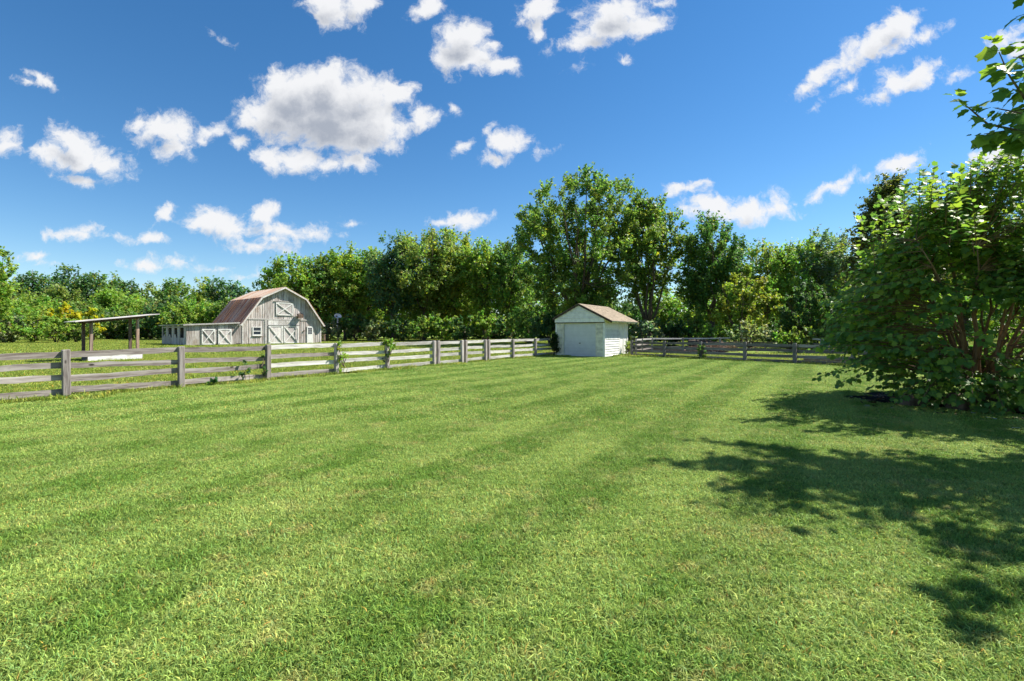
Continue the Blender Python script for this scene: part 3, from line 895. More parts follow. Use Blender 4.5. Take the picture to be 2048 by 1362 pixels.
    for (u0, u1) in ((x0, x0 + .14), (x1 - .14, x1)): f.box(u0, u1, -.12, -.087, z0, z1, 1.0)
    f.box(x0 + .14, x1 - .14, -.118, -.087, z1 - .14, z1, 1.0); f.box(x0 + .14, x1 - .14, -.118, -.087, z0, z0 + .14, 1.0)
    f.build('door_frame', M_white, ld)
    f = MB(); cross(f, x0 + .15, x1 - .15, z0 + .15, z1 - .15, -.13, .12); f.build('brace', M_white, ld)
    f = MB(); f.box(x0 - .25, x1 + .1, -.13, -.05, z1 + .10, z1 + .22, .8); f.build('loft_rail', M_barn_trim, root)
    f = MB(); f.box(x1 + .03, x1 + .13, -.07, -.047, zb + .14, z1 + .09, .95); f.build('trim_board', M_barn_trim, root)
    # walk-in door
    x0, x1 = A(613.5), A(625.5); z1 = Z(652.5, x0)
    f = MB(); f.box(x0, x1, -.10, -.05, .12, z1, 1.05); dr = f.build('door', M_white, root)
    g = MB()
    for r_, (u0, u1) in enumerate(((.60, .92), )):
        pass
    H = z1 - .12
    wx0, wx1 = x0 + .14, x1 - .14
    for c in range(3):
        for r_ in range(3):
            gx0 = wx0 + (wx1 - wx0) * c / 3 + .02; gx1 = wx0 + (wx1 - wx0) * (c + 1) / 3 - .02
            gz0 = .12 + H * .52 + H * .40 * r_ / 3 + .02; gz1 = .12 + H * .52 + H * .40 * (r_ + 1) / 3 - .02
            p_ = MB(); p_.box(gx0, gx1, -.106, -.098, gz0, gz1, 1.0); p_.build('pane', M_glass, dr)
    # small dark iron fitting beside the door
    f = MB(); f.box(A(606), A(608.5), -.16, -.05, 1.75, 1.87, .5); f.build('iron_fitting', M_iron, root)
    # ---- stall wing
    WL = 6.1; zl0, zl1 = 2.50, 2.86     # roof height at the far left end and at the barn
    def hr(a): return zl1 + (zl1 - zl0) * a / WL
    wing = MB(); a = -WL
    while a < -.02:
        a1 = min(a + .27, 0)
        zb_ = random.choice([.03, .1, .2, .05])
        wing.hexa([(a + .006, -.02, zb_), (a1 - .006, -.02, zb_), (a1 - .006, .03, zb_), (a + .006, .03, zb_),
                   (a + .006, -.02, hr(a) - .02), (a1 - .006, -.02, hr(a1) - .02), (a1 - .006, .03, hr(a1) - .02), (a + .006, .03, hr(a) - .02)], random.choice([1.0, 1.1, .85, 1.05, .7]))
        a = a1
    wing.build('wing_siding', M_barn, root, kind='stuff')
    # near-black block standing in for the wing's unlit inside
    dk = MB(); dk.box(-WL + .6, -.08, .08, Ld - .1, .01, 2.4, 1.0); dk.build('wing_dark_block', M_dark, root)
    wr = MB(); wr.hexa([(-WL - .35, -.26, zl0 - .03), (-.33, -.26, zl1 - .07), (-.33, Ld + .2, zl1 - .07), (-WL - .35, Ld + .2, zl0 - .03),
                        (-WL - .35, -.26, zl0 + .07), (-.33, -.26, zl1 + .03), (-.33, Ld + .2, zl1 + .03), (-WL - .35, Ld + .2, zl0 + .07)], .9)
    wr.build('wing_roof', M_paleroof, root)
    fs_ = MB(); fs_.hexa([(-WL - .38, -.29, zl0 - .10), (-.33, -.29, zl1 - .12), (-.33, -.263, zl1 - .12), (-WL - .38, -.263, zl0 - .10),
                         (-WL - .38, -.29, zl0 + .08), (-.33, -.29, zl1 + .04), (-.33, -.263, zl1 + .04), (-WL - .38, -.263, zl0 + .08)], .75)
    fs_.build('fascia', M_barn_trim, root)
    # stall side: posts, half walls, open fronts
    nst = 4
    ends = [0.15, 2.9, 5.4, 8.1, Ld - .1]
    for i, b in enumerate(ends):
        p_ = MB(); p_.box(-WL - .02, -WL + .16, b - .12, b + .12, 0, hr(-WL) - .03, .85); p_.build('stall_post', M_barn, root)
    hw = MB()
    for i in range(4):
        b0_, b1_ = ends[i] + .12, ends[i + 1] - .12
        b = b0_
        while b < b1_ - .02:
            bb = min(b + .26, b1_)
            u = (b - b0_) / (b1_ - b0_)
            full = (u < .30) or (u > .86)
            top = hr(-WL) - .05 if full else 1.15 + .25 * math.sin(u * 9 + i)
            if i == 0 and not full: top = 0.95
            hw.box(-WL, -WL + .04, b + .004, bb - .004, .05, top, random.uniform(.7, 1.0)); b = bb
    hw.build('stall_boards', M_barn, root, kind='stuff')
    rl = MB(); rl.box(-WL - .035, -WL - .003, ends[0], ends[-1], 2.18, 2.34, .8); rl.build('stall_rail', M_barn_trim, root)
    # wing doors with X braces
    for (p0, p1) in ((403, 430), (436, 462.5)):
        x0, x1 = A(p0), A(p1); z1 = 2.02
        face = MB(); a = x0
        while a < x1 - .02:
            a1 = min(a + .28, x1); face.box(a + .003, a1 - .003, -.085, -.045, .12, z1, random.uniform(.85, 1.1)); a = a1
        dr = face.build('stall_door', M_door_face, root)
        f = MB()
        xm = x0 + (x1 - x0) * (.52 if p0 == 403 else 1.0)
        f.box(x0, x0 + .12, -.12, -.088, .12, z1, 1.0); f.box(x1 - .12, x1, -.12, -.088, .12, z1, 1.0)
        f.box(x0 + .12, x1 - .12, -.118, -.088, z1 - .12, z1, 1.0); f.box(x0 + .12, x1 - .12, -.118, -.088, .12, .24, 1.0)
        f.build('door_frame', M_white, dr)
        f = MB(); cross(f, x0 + .13, x1 - .13, .25, z1 - .13, -.13, .10); f.build('brace', M_white, dr)
        for dx in (.2, x1 - x0 - .2):
            h_ = MB(); h_.box(x0 + dx - .14, x0 + dx + .10, -.15, -.135, z1 - .5, z1 - .42, .8); h_.build('hinge', M_iron, dr)
    # a birdhouse on a pole standing before the gable
    return A, D
A_barn, D_barn = build_barn()

def barn_world(a, b):
    th = math.radians(48.23)
    return Vector((-34.55 + a * math.cos(th) - b * math.sin(th), 61.88 + a * math.sin(th) + b * math.cos(th), 0))

def build_birdhouse():
    p = barn_world(A_barn(597.5), -0.42)
    root = empty('birdhouse', tuple(p), math.radians(48.23))
    tag(root, 'dark brown birdhouse box on a thin pole in front of the barn gable', 'birdhouse')
    m = MB(); m.tube([(0, 0, 0), (0, 0, 3.6)], .055, 8, 1.0); m.build('pole', M_iron, root)
    m = MB(); m.box(-.33, .33, -.22, .22, 3.6, 4.12, 1.0); m.build('box', M_iron, root)
    m = MB(); m.bar((-.42, 0, 4.14), (0.0, 0, 4.24), .5, .03, up=(0, 0, 1), tone=.9); m.bar((0.0, 0, 4.24), (.42, 0, 4.14), .5, .03, up=(0, 0, 1), tone=.9); m.build('roof', M_iron, root)
    m = MB(); m.tube([(0, 0, 4.22), (0, 0, 4.40)], .05, 6, 1.0); m.build('finial', M_iron, root)
    for k in range(4):
        m = MB(); m.box(-.34, .34, -.245, -.223, 3.64 + k * .12, 3.70 + k * .12, 1.6); m.build('slat', M_post_dark, root)
build_birdhouse()

def build_dish():
    p = ground_pt(675.5, 86)
    root = empty('satellite_dish', tuple(p))
    tag(root, 'pale round dish on a tall grey pole right of the barn', 'satellite dish')
    m = MB(); m.tube([(0, 0, 0), (0, 0, 4.1)], .15, 8, 1.0); m.build('pole', M_white, root, smooth=True)
    vs = []; fs = []; n = 18; rings = 4
    for j in range(rings + 1):
        r = .66 * j / rings
        for k in range(n):
            t = 2 * math.pi * k / n
            vs.append((r * math.cos(t), r * math.sin(t) * .85, r * r * .55))
    for j in range(rings):
        for k in range(n): fs.append((j * n + k, j * n + (k + 1) % n, (j + 1) * n + (k + 1) % n, (j + 1) * n + k))
    m = MB(); m.add(vs, fs, 1.0)
    o = m.build('dish', M_white, root, smooth=True); o.location = (0.02, -0.12, 4.35)
    o.rotation_euler = (math.radians(55), 0, math.radians(38))
    sm = o.modifiers.new('thick', 'SOLIDIFY'); sm.thickness = 0.03
    m = MB(); m.box(-.10, .10, -.62, -.46, 4.36, 4.56, 1.0); m.bar((0, -.2, 4.15), (0, -.55, 4.4), .04, .04, up=(1, 0, 0)); m.build('receiver', M_iron, root)
build_dish()

def build_rack():
    root = empty('wooden_stand', tuple(ground_pt(645.5, 80)))
    tag(root, 'small brown wooden stand beside the right corner of the barn', 'stand')
    for x in (-.30, .30):
        for y in (-.25, .25):
            m = MB(); m.box(x - .05, x + .05, y - .05, y + .05, 0, 1.2, 1.3); m.build('leg', M_post_dark, root)
    m = MB(); m.box(-.42, .42, -.34, .34, 1.2, 1.27, 1.3); m.build('top', M_post_dark, root)
    m = MB(); m.box(-.34, .34, -.29, .29, .5, .56, 1.2); m.build('shelf', M_post_dark, root)
build_rack()

# ------------------------------------------------------------------ shed
def build_shed():
    TH = math.radians(-32.3)
    root = empty('garden_shed', (3.03, 33.17, 0), TH)
    tag(root, 'small white clapboard shed with roll-up door and pinkish shingle roof', 'shed')
    W, Ld, HS, HA = 3.5, 4.4, 2.62, 3.50
    d0, d1, dz = 0.58, 2.90, 2.22
    # front clapboards, each side of the door and above
    def clap(mb, p0, p1, z0, z1, normal, step=.125):
        z = z0; p0 = Vector(p0); p1 = Vector(p1); n = Vector(normal)
        while z < z1 - .02:
            zz = min(z + step, z1)
            mb.hexa([p0 + n * .055 + Vector((0, 0, z)), p1 + n * .055 + Vector((0, 0, z)), p1 + Vector((0, 0, z)), p0 + Vector((0, 0, z)),
                     p0 + n * .012 + Vector((0, 0, zz + .01)), p1 + n * .012 + Vector((0, 0, zz + .01)), p1 + Vector((0, 0, zz + .01)), p0 + Vector((0, 0, zz + .01))], random.uniform(.82, 1.08))
            z = zz
    cl = MB()
    clap(cl, (0.08, 0, 0), (d0 - .08, 0, 0), .06, 2.30, (0, -1, 0))
    clap(cl, (d1 + .09, 0, 0), (W - .09, 0, 0), .06, 2.30, (0, -1, 0))
    cl.build('front_clapboards', M_cream, root, kind='stuff')
    side = MB(); clap(side, (W, .08, 0), (W, 2.62, 0), .06, 2.24, (1, 0, 0), .16); side.build('side_clapboards', M_white, root, kind='stuff')
    # core of the shed
    co = MB(); co.box(.02, W - .02, .10, Ld - .02, .01, 2.5, 1.0); co.build('wall', M_cream, root)
    co = MB(); co.box(.02, d0 - .02, .0, .098, .02, 2.3, 1.0); co.box(d1 + .02, W - .02, 0, .098, .02, 2.3, 1.0); co.build('wall', M_cream, root)
    # gable
    dk_ = MB(); dk_.box(-.02, W + .02, -.10, -.02, 2.245, 2.297, .25); dk_.build('painted_shadow_strip', M_post_dark, root)  # dark strip painted in for the shade line under the gable board
    ga = MB(); z = 2.36; 
    ga.box(-.04, W + .04, -.13, .10, 2.30, 2.56, 1.02)
    ga.build('gable_board', M_white, root)
    gg = MB(); z = 2.57
    def half(zv): return max(0.02, (HA - zv) / (HA - HS) * W / 2)
    while z < HA - .10:
        zz = min(z + .15, HA - .08)
        a0, a1 = W / 2 - min(half(z), W / 2 + .02), W / 2 + min(half(z), W / 2 + .02)
        c0, c1 = W / 2 - half(zz), W / 2 + half(zz)
        c0 = max(c0, a0); c1 = min(c1, a1)
        gg.hexa([(a0, -.145, z), (a1, -.145, z), (a1, .05, z), (a0, .05, z), (c0, -.105, zz + .005), (c1, -.105, zz + .005), (c1, .05, zz + .005), (c0, .05, zz + .005)], random.uniform(.9, 1.04))
        z = zz
    gg.build('gable_siding', M_white, root, kind='stuff')
    bk = MB(); 
    bk.hexa([(0, Ld - .03, 2.5), (W, Ld - .03, 2.5), (W, Ld, 2.5), (0, Ld, 2.5), (W / 2 - .05, Ld - .03, HA - .05), (W / 2 + .05, Ld - .03, HA - .05), (W / 2 + .05, Ld, HA - .05), (W / 2 - .05, Ld, HA - .05)], 1.0)
    bk.build('rear_gable', M_white, root)
    # corner and door trims
    t = MB(); t.box(-.03, .08, -.045, .06, .02, 2.30, 1.0); t.build('corner_board', M_white, root)
    t = MB(); t.box(W - .09, W + .045, -.045, .08, .02, 2.30, 1.0); t.build('corner_board', M_white, root)
    t = MB(); t.box(W + .002, W + .05, 2.63, 2.78, .02, 2.24, 1.0); t.build('trim_board', M_white, root)
    t = MB(); t.box(W - .05, W + .05, Ld - .14, Ld + .02, .02, 2.24, 1.02); t.build('corner_board', M_white, root)
    t = MB(); t.box(W + .002, W + .022, 2.79, Ld - .15, .05, 2.24, .98); t.build('side_panel', M_white, root)
    t = MB(); t.box(W + .023, W + .05, 3.45, 3.53, .05, 2.24, 1.0); t.build('trim_board', M_white, root)
    # garage door in sections
    t = MB(); t.box(d0 - .08, d0, -.04, .12, .03, dz + .06, .95); t.box(d1, d1 + .09, -.04, .12, .03, dz + .06, .95); t.box(d0, d1, -.04, .12, dz, dz + .07, .85)
    fr = t.build('door_frame', M_cream, root)
    fo = MB(); fo.box(d0, d1, .09, .095, .03, dz, 1.0); dr = fo.build('garage_door', M_garage, root)
    ns = 5
    for k in range(ns):
        z0 = .05 + (dz - .06) * k / ns; z1 = .05 + (dz - .06) * (k + 1) / ns - .034
        m = MB(); hh = (z1 - z0) / 3
        for q in range(3):
            m.box(d0 + .01, d1 - .01, .058 - .004 * (q % 2), .088, z0 + q * hh + .004, z0 + (q + 1) * hh - .016, 1.0 if q % 2 else .97)
        m.build('door_section', M_garage, dr)
    m = MB(); m.box((d0 + d1) / 2 - .06, (d0 + d1) / 2 + .06, .035, .054, .88, .93, .3); m.build('handle', M_iron, dr)
    # roof: two slopes with shingle courses
    ro = .58; b0, b1 = -.18, Ld + .75
    sl = (HA - HS) / (W / 2)
    for side_, over in ((-1, .16), (1, ro)):
        half_w = W / 2 + over
        zt, ze = HA + .03, HA + .03 - sl * half_w
        ax = W / 2; ae = W / 2 + side_ * half_w
        nx = Vector((side_ * sl, 0, 1)).normalized()
        sub = MB()
        sub.hexa([(ax, b0, zt - .05), (ae, b0, ze - .05), (ae, b1, ze - .05), (ax, b1, zt - .05), (ax, b0, zt), (ae, b0, ze), (ae, b1, ze), (ax, b1, zt)] if side_ > 0 else
                 [(ae, b0, ze - .05), (ax, b0, zt - .05), (ax, b1, zt - .05), (ae, b1, ze - .05), (ae, b0, ze), (ax, b0, zt), (ax, b1, zt), (ae, b1, ze)], 1.0)
        rf = sub.build('roof', M_cream, root)
        sh = MB(); nc = 16
        for k in range(nc):
            f0, f1 = k / nc, min(1.012, (k + 1) / nc + .012)
            bq = b0 - .02
            while bq < b1 + .02 - .05:
                be = min(bq + .28 + random.uniform(-.05, .05), b1 + .02)
                P = lambda f, b, up: Vector((ax + (ae - ax) * f, b, zt + (ze - zt) * f)) + nx * up
                vs = [P(f1, bq + .004, .016), P(f1, be - .004, .016), P(f0, be - .004, .004), P(f0, bq + .004, .004),
                      P(f1, bq + .004, .03), P(f1, be - .004, .03), P(f0, be - .004, .012), P(f0, bq + .004, .012)]
                if side_ < 0: vs = [vs[i] for i in (1, 0, 3, 2, 5, 4, 7, 6)]
                sh.hexa(vs, random.uniform(.82, 1.15)); bq = be
        o = sh.build('shingles', M_shingle, rf, kind='stuff')
        rk = MB(); rk.bar((ax, b0 - .022, zt - .06), (ae, b0 - .022, ze - .06), .12, .03, up=(0, 1, 0), tone=.35); rk.build('rake_board', M_post_dark, root)
        # rafter tails
        for bb in np.arange(.35, Ld + .4, .6):
            r_ = MB(); r_.bar((W / 2 + side_ * W / 2, bb, HS - .10), (ae - side_ * .04, bb, ze - .10), .10, .05, up=(0, 1, 0), tone=1.0); r_.build('rafter_tail', M_cream, root)
build_shed()

# ------------------------------------------------------------------ field shelter
def build_shelter():
    TH = math.atan2(FT.y, FT.x)
    root = empty('field_shelter', (-22.9, 26.1, 0), TH)
    tag(root, 'open field shelter of four dark posts under a thin sloping roof', 'shelter')
    def rz(a): return 2.17 + (a + .6) / 3.8 * .52
    for (a, b, t) in ((.18, .12, 1.5), (2.30, .12, 1.5), (.10, .98, .6), (2.25, .98, .7)):
        m = MB(); m.box(a - .065, a + .065, b - .065, b + .065, 0, rz(a) - .10, t); m.build('post', M_post_dark, root)
    for k in range(6):
        b0 = -.35 + k * .29; m = MB()
        m.hexa([(-.62, b0, rz(-.62)), (3.25, b0, rz(3.25)), (3.25, b0 + .28, rz(3.25)), (-.62, b0 + .28, rz(-.62)),
                (-.62, b0, rz(-.62) + .04), (3.25, b0, rz(3.25) + .04), (3.25, b0 + .28, rz(3.25) + .04), (-.62, b0 + .28, rz(-.62) + .04)], 1.0)
        m.build('roof_sheet', M_paleroof, root)
    for b in (-.02, .98 + .085):
        m = MB(); m.hexa([(-.1, b, rz(-.1) - .13), (2.6, b, rz(2.6) - .13), (2.6, b + .045, rz(2.6) - .13), (-.1, b + .045, rz(-.1) - .13),
                          (-.1, b, rz(-.1) - .004), (2.6, b, rz(2.6) - .004), (2.6, b + .045, rz(2.6) - .004), (-.1, b + .045, rz(-.1) - .004)], .7)
        m.build('beam', M_post_dark, root)
    root2 = empty('feed_trough', (-22.9, 26.1, 0), TH)
    tag(root2, 'low white boarded feed trough under the open shelter', 'trough')
    for k in range(4):
        m = MB(); m.box(.0, 2.48, -.03, -.0, .02 + k * .15, .16 + k * .15, random.uniform(.95, 1.08)); m.build('board', M_white, root2)
    m = MB(); m.box(-.03, -.002, -.03, .76, .02, .60, .55); m.build('end_board', M_fence_grey, root2)  # left end lies in shade, which is put into its darker tone
    m = MB(); m.box(2.482, 2.51, -.03, .76, .02, .60, .9); m.build('end_board', M_fence_grey, root2)
    m = MB(); m.box(.0, 2.48, .73, .76, .02, .60, .9); m.build('back_board', M_fence_grey, root2)
    m = MB(); m.box(.005, 2.475, .005, .725, .30, .33, .6); m.build('floor_board', M_fence_grey, root2)
build_shelter()

# low timber deck beyond the right fence
def build_deck():
    p = ground_pt(1622, 24.9)
    root = empty('timber_platform', (p.x, p.y + .6, 0), math.atan2(RD.y, RD.x) * 0.6)
    tag(root, 'low grey timber platform lying behind the right-hand fence', 'platform')
    for k in range(7):
        m = MB(); m.box(0, 4.2, k * .22, k * .22 + .20, .24, .28, random.uniform(.9, 1.1)); m.build('plank', M_fence_pale, root)  # sunlit top put into the colour: paler timber than the edges
    m = MB(); m.box(0.02, 4.18, .0, .05, .04, .238, .8); m.build('edge_beam', M_fence_grey, root)
    m = MB(); m.box(0.02, 4.18, 1.4, 1.45, .0, .238, .8); m.build('edge_beam', M_fence_grey, root)
build_deck()
def build_logs():
    root = empty('log_pile', tuple(ground_pt(1384, 46)))
    tag(root, 'low dark log pile between the far rail fence and the gravel', 'log pile')
    r = random.Random(3)
    k = 0
    for row in range(3):
        for i in range(7 - row):
            m = MB(); x = i * .36 + row * .18; z = .16 + row * .29
            m.tube([(x, r.uniform(-.1, .1), z), (x + r.uniform(-.03, .03), 1.6 + r.uniform(-.1, .2), z)], .16 * r.uniform(.8, 1.05), 8, r.uniform(.6, 1.4)); m.build('log', M_bark, root, smooth=False)
build_logs()

# ------------------------------------------------------------------ trees
def unit(v): return v / (np.linalg.norm(v, axis=-1, keepdims=True) + 1e-9)

def leaf_quads(centres, normals_bias, size, r, aspect=0.62, spread=0.9):
    n = len(centres)
    nrm = unit(normals_bias + r.normal(size=(n, 3)) * spread)
    t = unit(np.cross(nrm, r.normal(size=(n, 3))))
    b = np.cross(nrm, t)
    s = size * (0.6 + 0.8 * r.random(n))[:, None]
    P = np.empty((n, 4, 3), np.float32)
    P[:, 0] = centres - t * s * .5
    P[:, 1] = centres + b * s * .5 * aspect
    P[:, 2] = centres + t * s * .5
    P[:, 3] = centres - b * s * .5 * aspect
    F = np.arange(n * 4).reshape(n, 4)
    return P.reshape(-1, 3), F

def leaf_colours(n, base, r, var=0.22, yellow=0.05, ycol=(0.34, 0.35, 0.03)):
    c = np.array(base)[None] * (1 + var * r.normal(size=(n, 1)))
    c = c * (1 + 0.10 * r.normal(size=(n, 3)))
    y = r.random(n) < yellow
    c[y] = np.array(ycol) * (0.7 + 0.6 * r.random((y.sum(), 1)))
    return np.clip(c, 0.004, 0.6)

def grow_crown(r, H, RX, zb, ncl, shape='round', lean=(0, 0), squash=1.0):
    """cluster centres inside a lumpy crown"""
    cz = (H + zb) / 2; hz = (H - zb) / 2
    # lumps on the outline
    nl = 9
    ld = unit(r.normal(size=(nl, 3))); la = r.uniform(-.22, .25, nl)
    out = []
    while len(out) < ncl:
        d = unit(r.normal(size=3))
        rad = r.random() ** 0.42
        f = 1 + float(np.sum(la * np.maximum(0, ld @ d) ** 3))
        p = d * rad * f
        x, y, z = p
        zz = z
        if shape == 'vase':       # wide above, narrow below
            w = 0.70 + 0.36 * (zz * .5 + .5)
        elif shape == 'dome':     # broad rounded head, drawn in only near the bottom
            w = 0.66 + 0.40 * min(1.0, (zz + 1) / .8)
        elif shape == 'cone':
            w = 1.15 - 0.75 * (zz * .5 + .5)
        elif shape == 'bush':
            w = 1.0
        else:
            w = 1.0
        out.append((x * RX * w + lean[0] * (zz + 1), y * RX * w * squash + lean[1] * (zz + 1), cz + zz * hz * .93))
    return np.array(out), cz

def make_tree(name, label, cat, x, y, H, RX, zb, base, leaf, nleaf, ncl, seed, shape='round', trunk_r=None, forks=6, yellow=.05,
              tuft=1.0, group=None, fork_h=None, upness=.6, var=.2, stems=1, ycol=(0.34, 0.35, 0.03), lean=(0, 0), clr=None, openness=1.0):
    r = np.random.default_rng(seed)
    root = empty(name, (x, y, 0), 0)
    tag(root, label, cat, group)
    C, cz = grow_crown(r, H, RX, zb, ncl, shape, lean)
    ctr = np.array([0, 0, zb + (H - zb) * .35])
    # ---- leaves on shoots
    rc = (clr or 0.17) * math.sqrt(RX * (H - zb)) * tuft
    nsh = 7
    per = max(3, int(nleaf / (ncl * nsh)))
    outd = unit(C - ctr)
    pos = []; nb = []; ccol = []
    cc = 1 + var * .55 * r.normal(size=(ncl, 1))
    hue = r.normal(size=ncl) * .5
    for i in range(nsh):
        sd = unit(outd * .55 + np.array([0, 0, upness]) + r.normal(size=(ncl, 3)) * .55)
        ln = rc * (0.6 + 0.9 * r.random(ncl)) * (0.55 + 0.45 * openness)
        for j in range(per):
            t = r.random(ncl)
            p = C + sd * (ln * (t * 1.15 - .15))[:, None] + r.normal(size=(ncl, 3)) * (rc * .17 * (1.15 - t * .8))[:, None]
            pos.append(p); nb.append(sd * .35 + np.array([0, 0, .75])); ccol.append(np.concatenate([cc, hue[:, None]], 1))
    pos = np.concatenate(pos); nb = np.concatenate(nb); ccol = np.concatenate(ccol)
    pos[:, 2] = np.maximum(pos[:, 2], 0.08)
    V, F = leaf_quads(pos, nb, leaf, r)
    col = leaf_colours(len(pos), base, r, var, yellow, ycol) * np.clip(ccol[:, :1], .5, 1.6)
    col[:, 0] *= np.clip(1 + .22 * ccol[:, 1], .6, 1.6)
    V = V.astype(np.float32)
    cr = link('crown' if H > 4.5 and stems == 1 else 'foliage', mesh_np('crown', V, F, M_leaf, np.repeat(np.clip(col, .004, .6), 4, 0)), root)
    # ---- wood
    tr = trunk_r or max(.05, H * .018)
    fh = fork_h if fork_h is not None else max(.3, zb + (H - zb) * .12)
    wd = MB(); tk = MB()
    limbs = []
    if stems > 1:
        for k in range(stems):
            a = 2 * math.pi * k / stems + r.random() * .6
            tip = Vector((math.cos(a) * RX * .5 * r.uniform(.3, 1), math.sin(a) * RX * .5 * r.uniform(.3, 1), zb + (H - zb) * r.uniform(.6, .85)))
            b0 = Vector((math.cos(a) * .1, math.sin(a) * .1, 0)); pts = [b0]
            for j in range(1, 5):
                f = j / 4; pts.append(b0.lerp(tip, f) + Vector((r.normal() * .05, r.normal() * .05, (f * (1 - f)) * H * .12)))
            tk.tube(pts, [tr * (1 - .8 * j / 4) for j in range(5)], 5, 1.0); limbs.append(pts)
        tk.build('stems', M_bark, root, smooth=True)
    else:
        wob = [Vector((r.normal() * tr * .5, r.normal() * tr * .5, 0)) for _ in range(4)]
        tpts = [Vector((0, 0, -.1)), Vector((0, 0, fh * .25)) + wob[0] * .5, Vector((0, 0, fh * .6)) + wob[1], Vector((0, 0, fh)) + wob[2]]
        tk.tube(tpts, [tr * 1.35, tr * 1.02, tr * .92, tr * .9], 8, 1.0)
        fk = tpts[-1]
        for k in range(forks):
            a = 2 * math.pi * k / forks + r.uniform(-.4, .4)
            rr = RX * (.25 if k == 0 else r.uniform(.45, .75)) * (1.0 if shape != 'cone' else .4)
            tip = Vector((math.cos(a) * rr + lean[0], math.sin(a) * rr + lean[1], zb + (H - zb) * (.93 if k == 0 else r.uniform(.55, .88))))
            pts = [fk]
            for j in range(1, 7):
                f = j / 6
                out_ = f ** .8
                q = Vector((fk.x + (tip.x - fk.x) * out_, fk.y + (tip.y - fk.y) * out_, fk.z + (tip.z - fk.z) * (f ** 1.1)))
                q += Vector((r.normal(), r.normal(), r.normal() * .5)) * (RX * .03)
                pts.append(q)
            wd.tube(pts, [tr * (.46 if k else .6) * (1 - .86 * j / 6) + .015 for j in range(7)], 6, 1.0); limbs.append(pts)
        tk.build('trunk', M_bark, root, smooth=True)
    allp = np.array([[p.x, p.y, p.z] for pts in limbs for p in pts[1:]])
    allr = np.array([j for pts in limbs for j in range(1, len(pts))])
    pick = r.permutation(ncl)[:min(ncl, 90)]
    for i in pick:
        c = C[i]
        d = np.linalg.norm(allp - c, axis=1) + np.maximum(0, allp[:, 2] - c[2] + .3) * 2.5
        j = int(np.argmin(d)); s = Vector(allp[j]); e = Vector(c)
        if (e - s).length < .3: continue
        m_ = s.lerp(e, .5) + Vector((0, 0, (e - s).length * -.06)) + Vector((r.normal(), r.normal(), r.normal())) * (e - s).length * .06
        rad = max(.02, tr * .22 * (1 - .11 * allr[j]))
        wd.tube([s, m_, e], [rad, rad * .7, rad * .3], 4, 1.0, cap=False)
    wd.build('branches', M_bark, root, smooth=True)
    return root

G_MID = (0.167, 0.276, 0.065); G_DARK = (0.089, 0.178, 0.061); G_BRIGHT = (0.245, 0.372, 0.068); G_YEL = (0.265, 0.340, 0.061)
G_BLUE = (0.107, 0.209, 0.100); G_GREY = (0.209, 0.290, 0.183); G_PALE = (0.275, 0.329, 0.168); G_OLIVE = (0.220, 0.299, 0.078); G_GOLD = (0.56, 0.50, 0.03)

def px_tree(px, top, hw, d, colour, label, shape='round', zb=None, name='broadleaf_tree', cat='tree', group=None, seed=0, dens=1.0, leafk=.0046, ncl=None, cap=44000, **kw):
    p = ground_pt(px, d); H = z_at(top, d) * .97; R = hw / FPX * d * (1.15 if shape in ('vase', 'dome') else 1.05)
    zb = H * .12 if zb is None else zb
    leaf = leafk * d * 1.12
    area = math.pi * R * (H - zb) / 2
    n = int(dens * 12.0 * area / (leaf * leaf * .42))
    n = min(n, cap)
    ncl = ncl or int(np.clip(area * 2.2, 40, 240))
    return make_tree(name, label, cat, p.x, p.y, H, R, zb, colour, leaf, n, ncl, 1000 + seed, shape, group=group, **kw)

# far dark trees at the left horizon
FAR = [(22, 560, 26, 118, G_MID, 'dull green tree, leftmost of the distant tree line'), (60, 526, 27, 132, G_DARK, 'dark tall tree rising highest at the left end of the far tree line'),
       (100, 540, 24, 134, G_BLUE, 'bluish dark tree next right of the tallest far-left tree'), (140, 536, 30, 130, G_DARK, 'broad dark tree behind the yellow goldenrod bush'),
       (182, 533, 28, 131, G_DARK, 'dark rounded tree above the left end of the shelter roof'), (218, 543, 26, 136, G_MID, 'green tree directly above the middle of the shelter roof'),
       (255, 552, 28, 138, G_DARK, 'dark low-topped tree above the right end of the shelter roof'), (296, 566, 26, 140, G_OLIVE, 'olive tree at the lowest dip of the far left tree line'),
       (345, 546, 34, 112, G_MID, 'mid green broad tree behind the open end of the stall wing'), (403, 550, 26, 128, G_YEL, 'yellow-green tree crown between two dark crowns left of the barn roof'),
       (436, 544, 26, 122, G_DARK, 'dark tree just left of the barn roof'), (478, 560, 28, 120, G_BLUE, 'dark bluish tree behind the lower slope of the barn roof'),
       (518, 563, 24, 118, G_DARK, 'dark tree behind the upper slope of the barn roof'), (548, 572, 20, 116, G_MID, 'small green tree tip peeping over the barn ridge')]
for i, (px, top, hw, d, c, lb) in enumerate(FAR):
    px_tree(px, top, hw, d, c, lb, 'round', group='distant trees on the left horizon', seed=i, leafk=.0042, dens=.8, zb=1.5)
px_tree(-22, 486, 34, 62, G_BRIGHT, 'green tree cut by the left edge of the picture', 'vase', seed=40, zb=1.5)

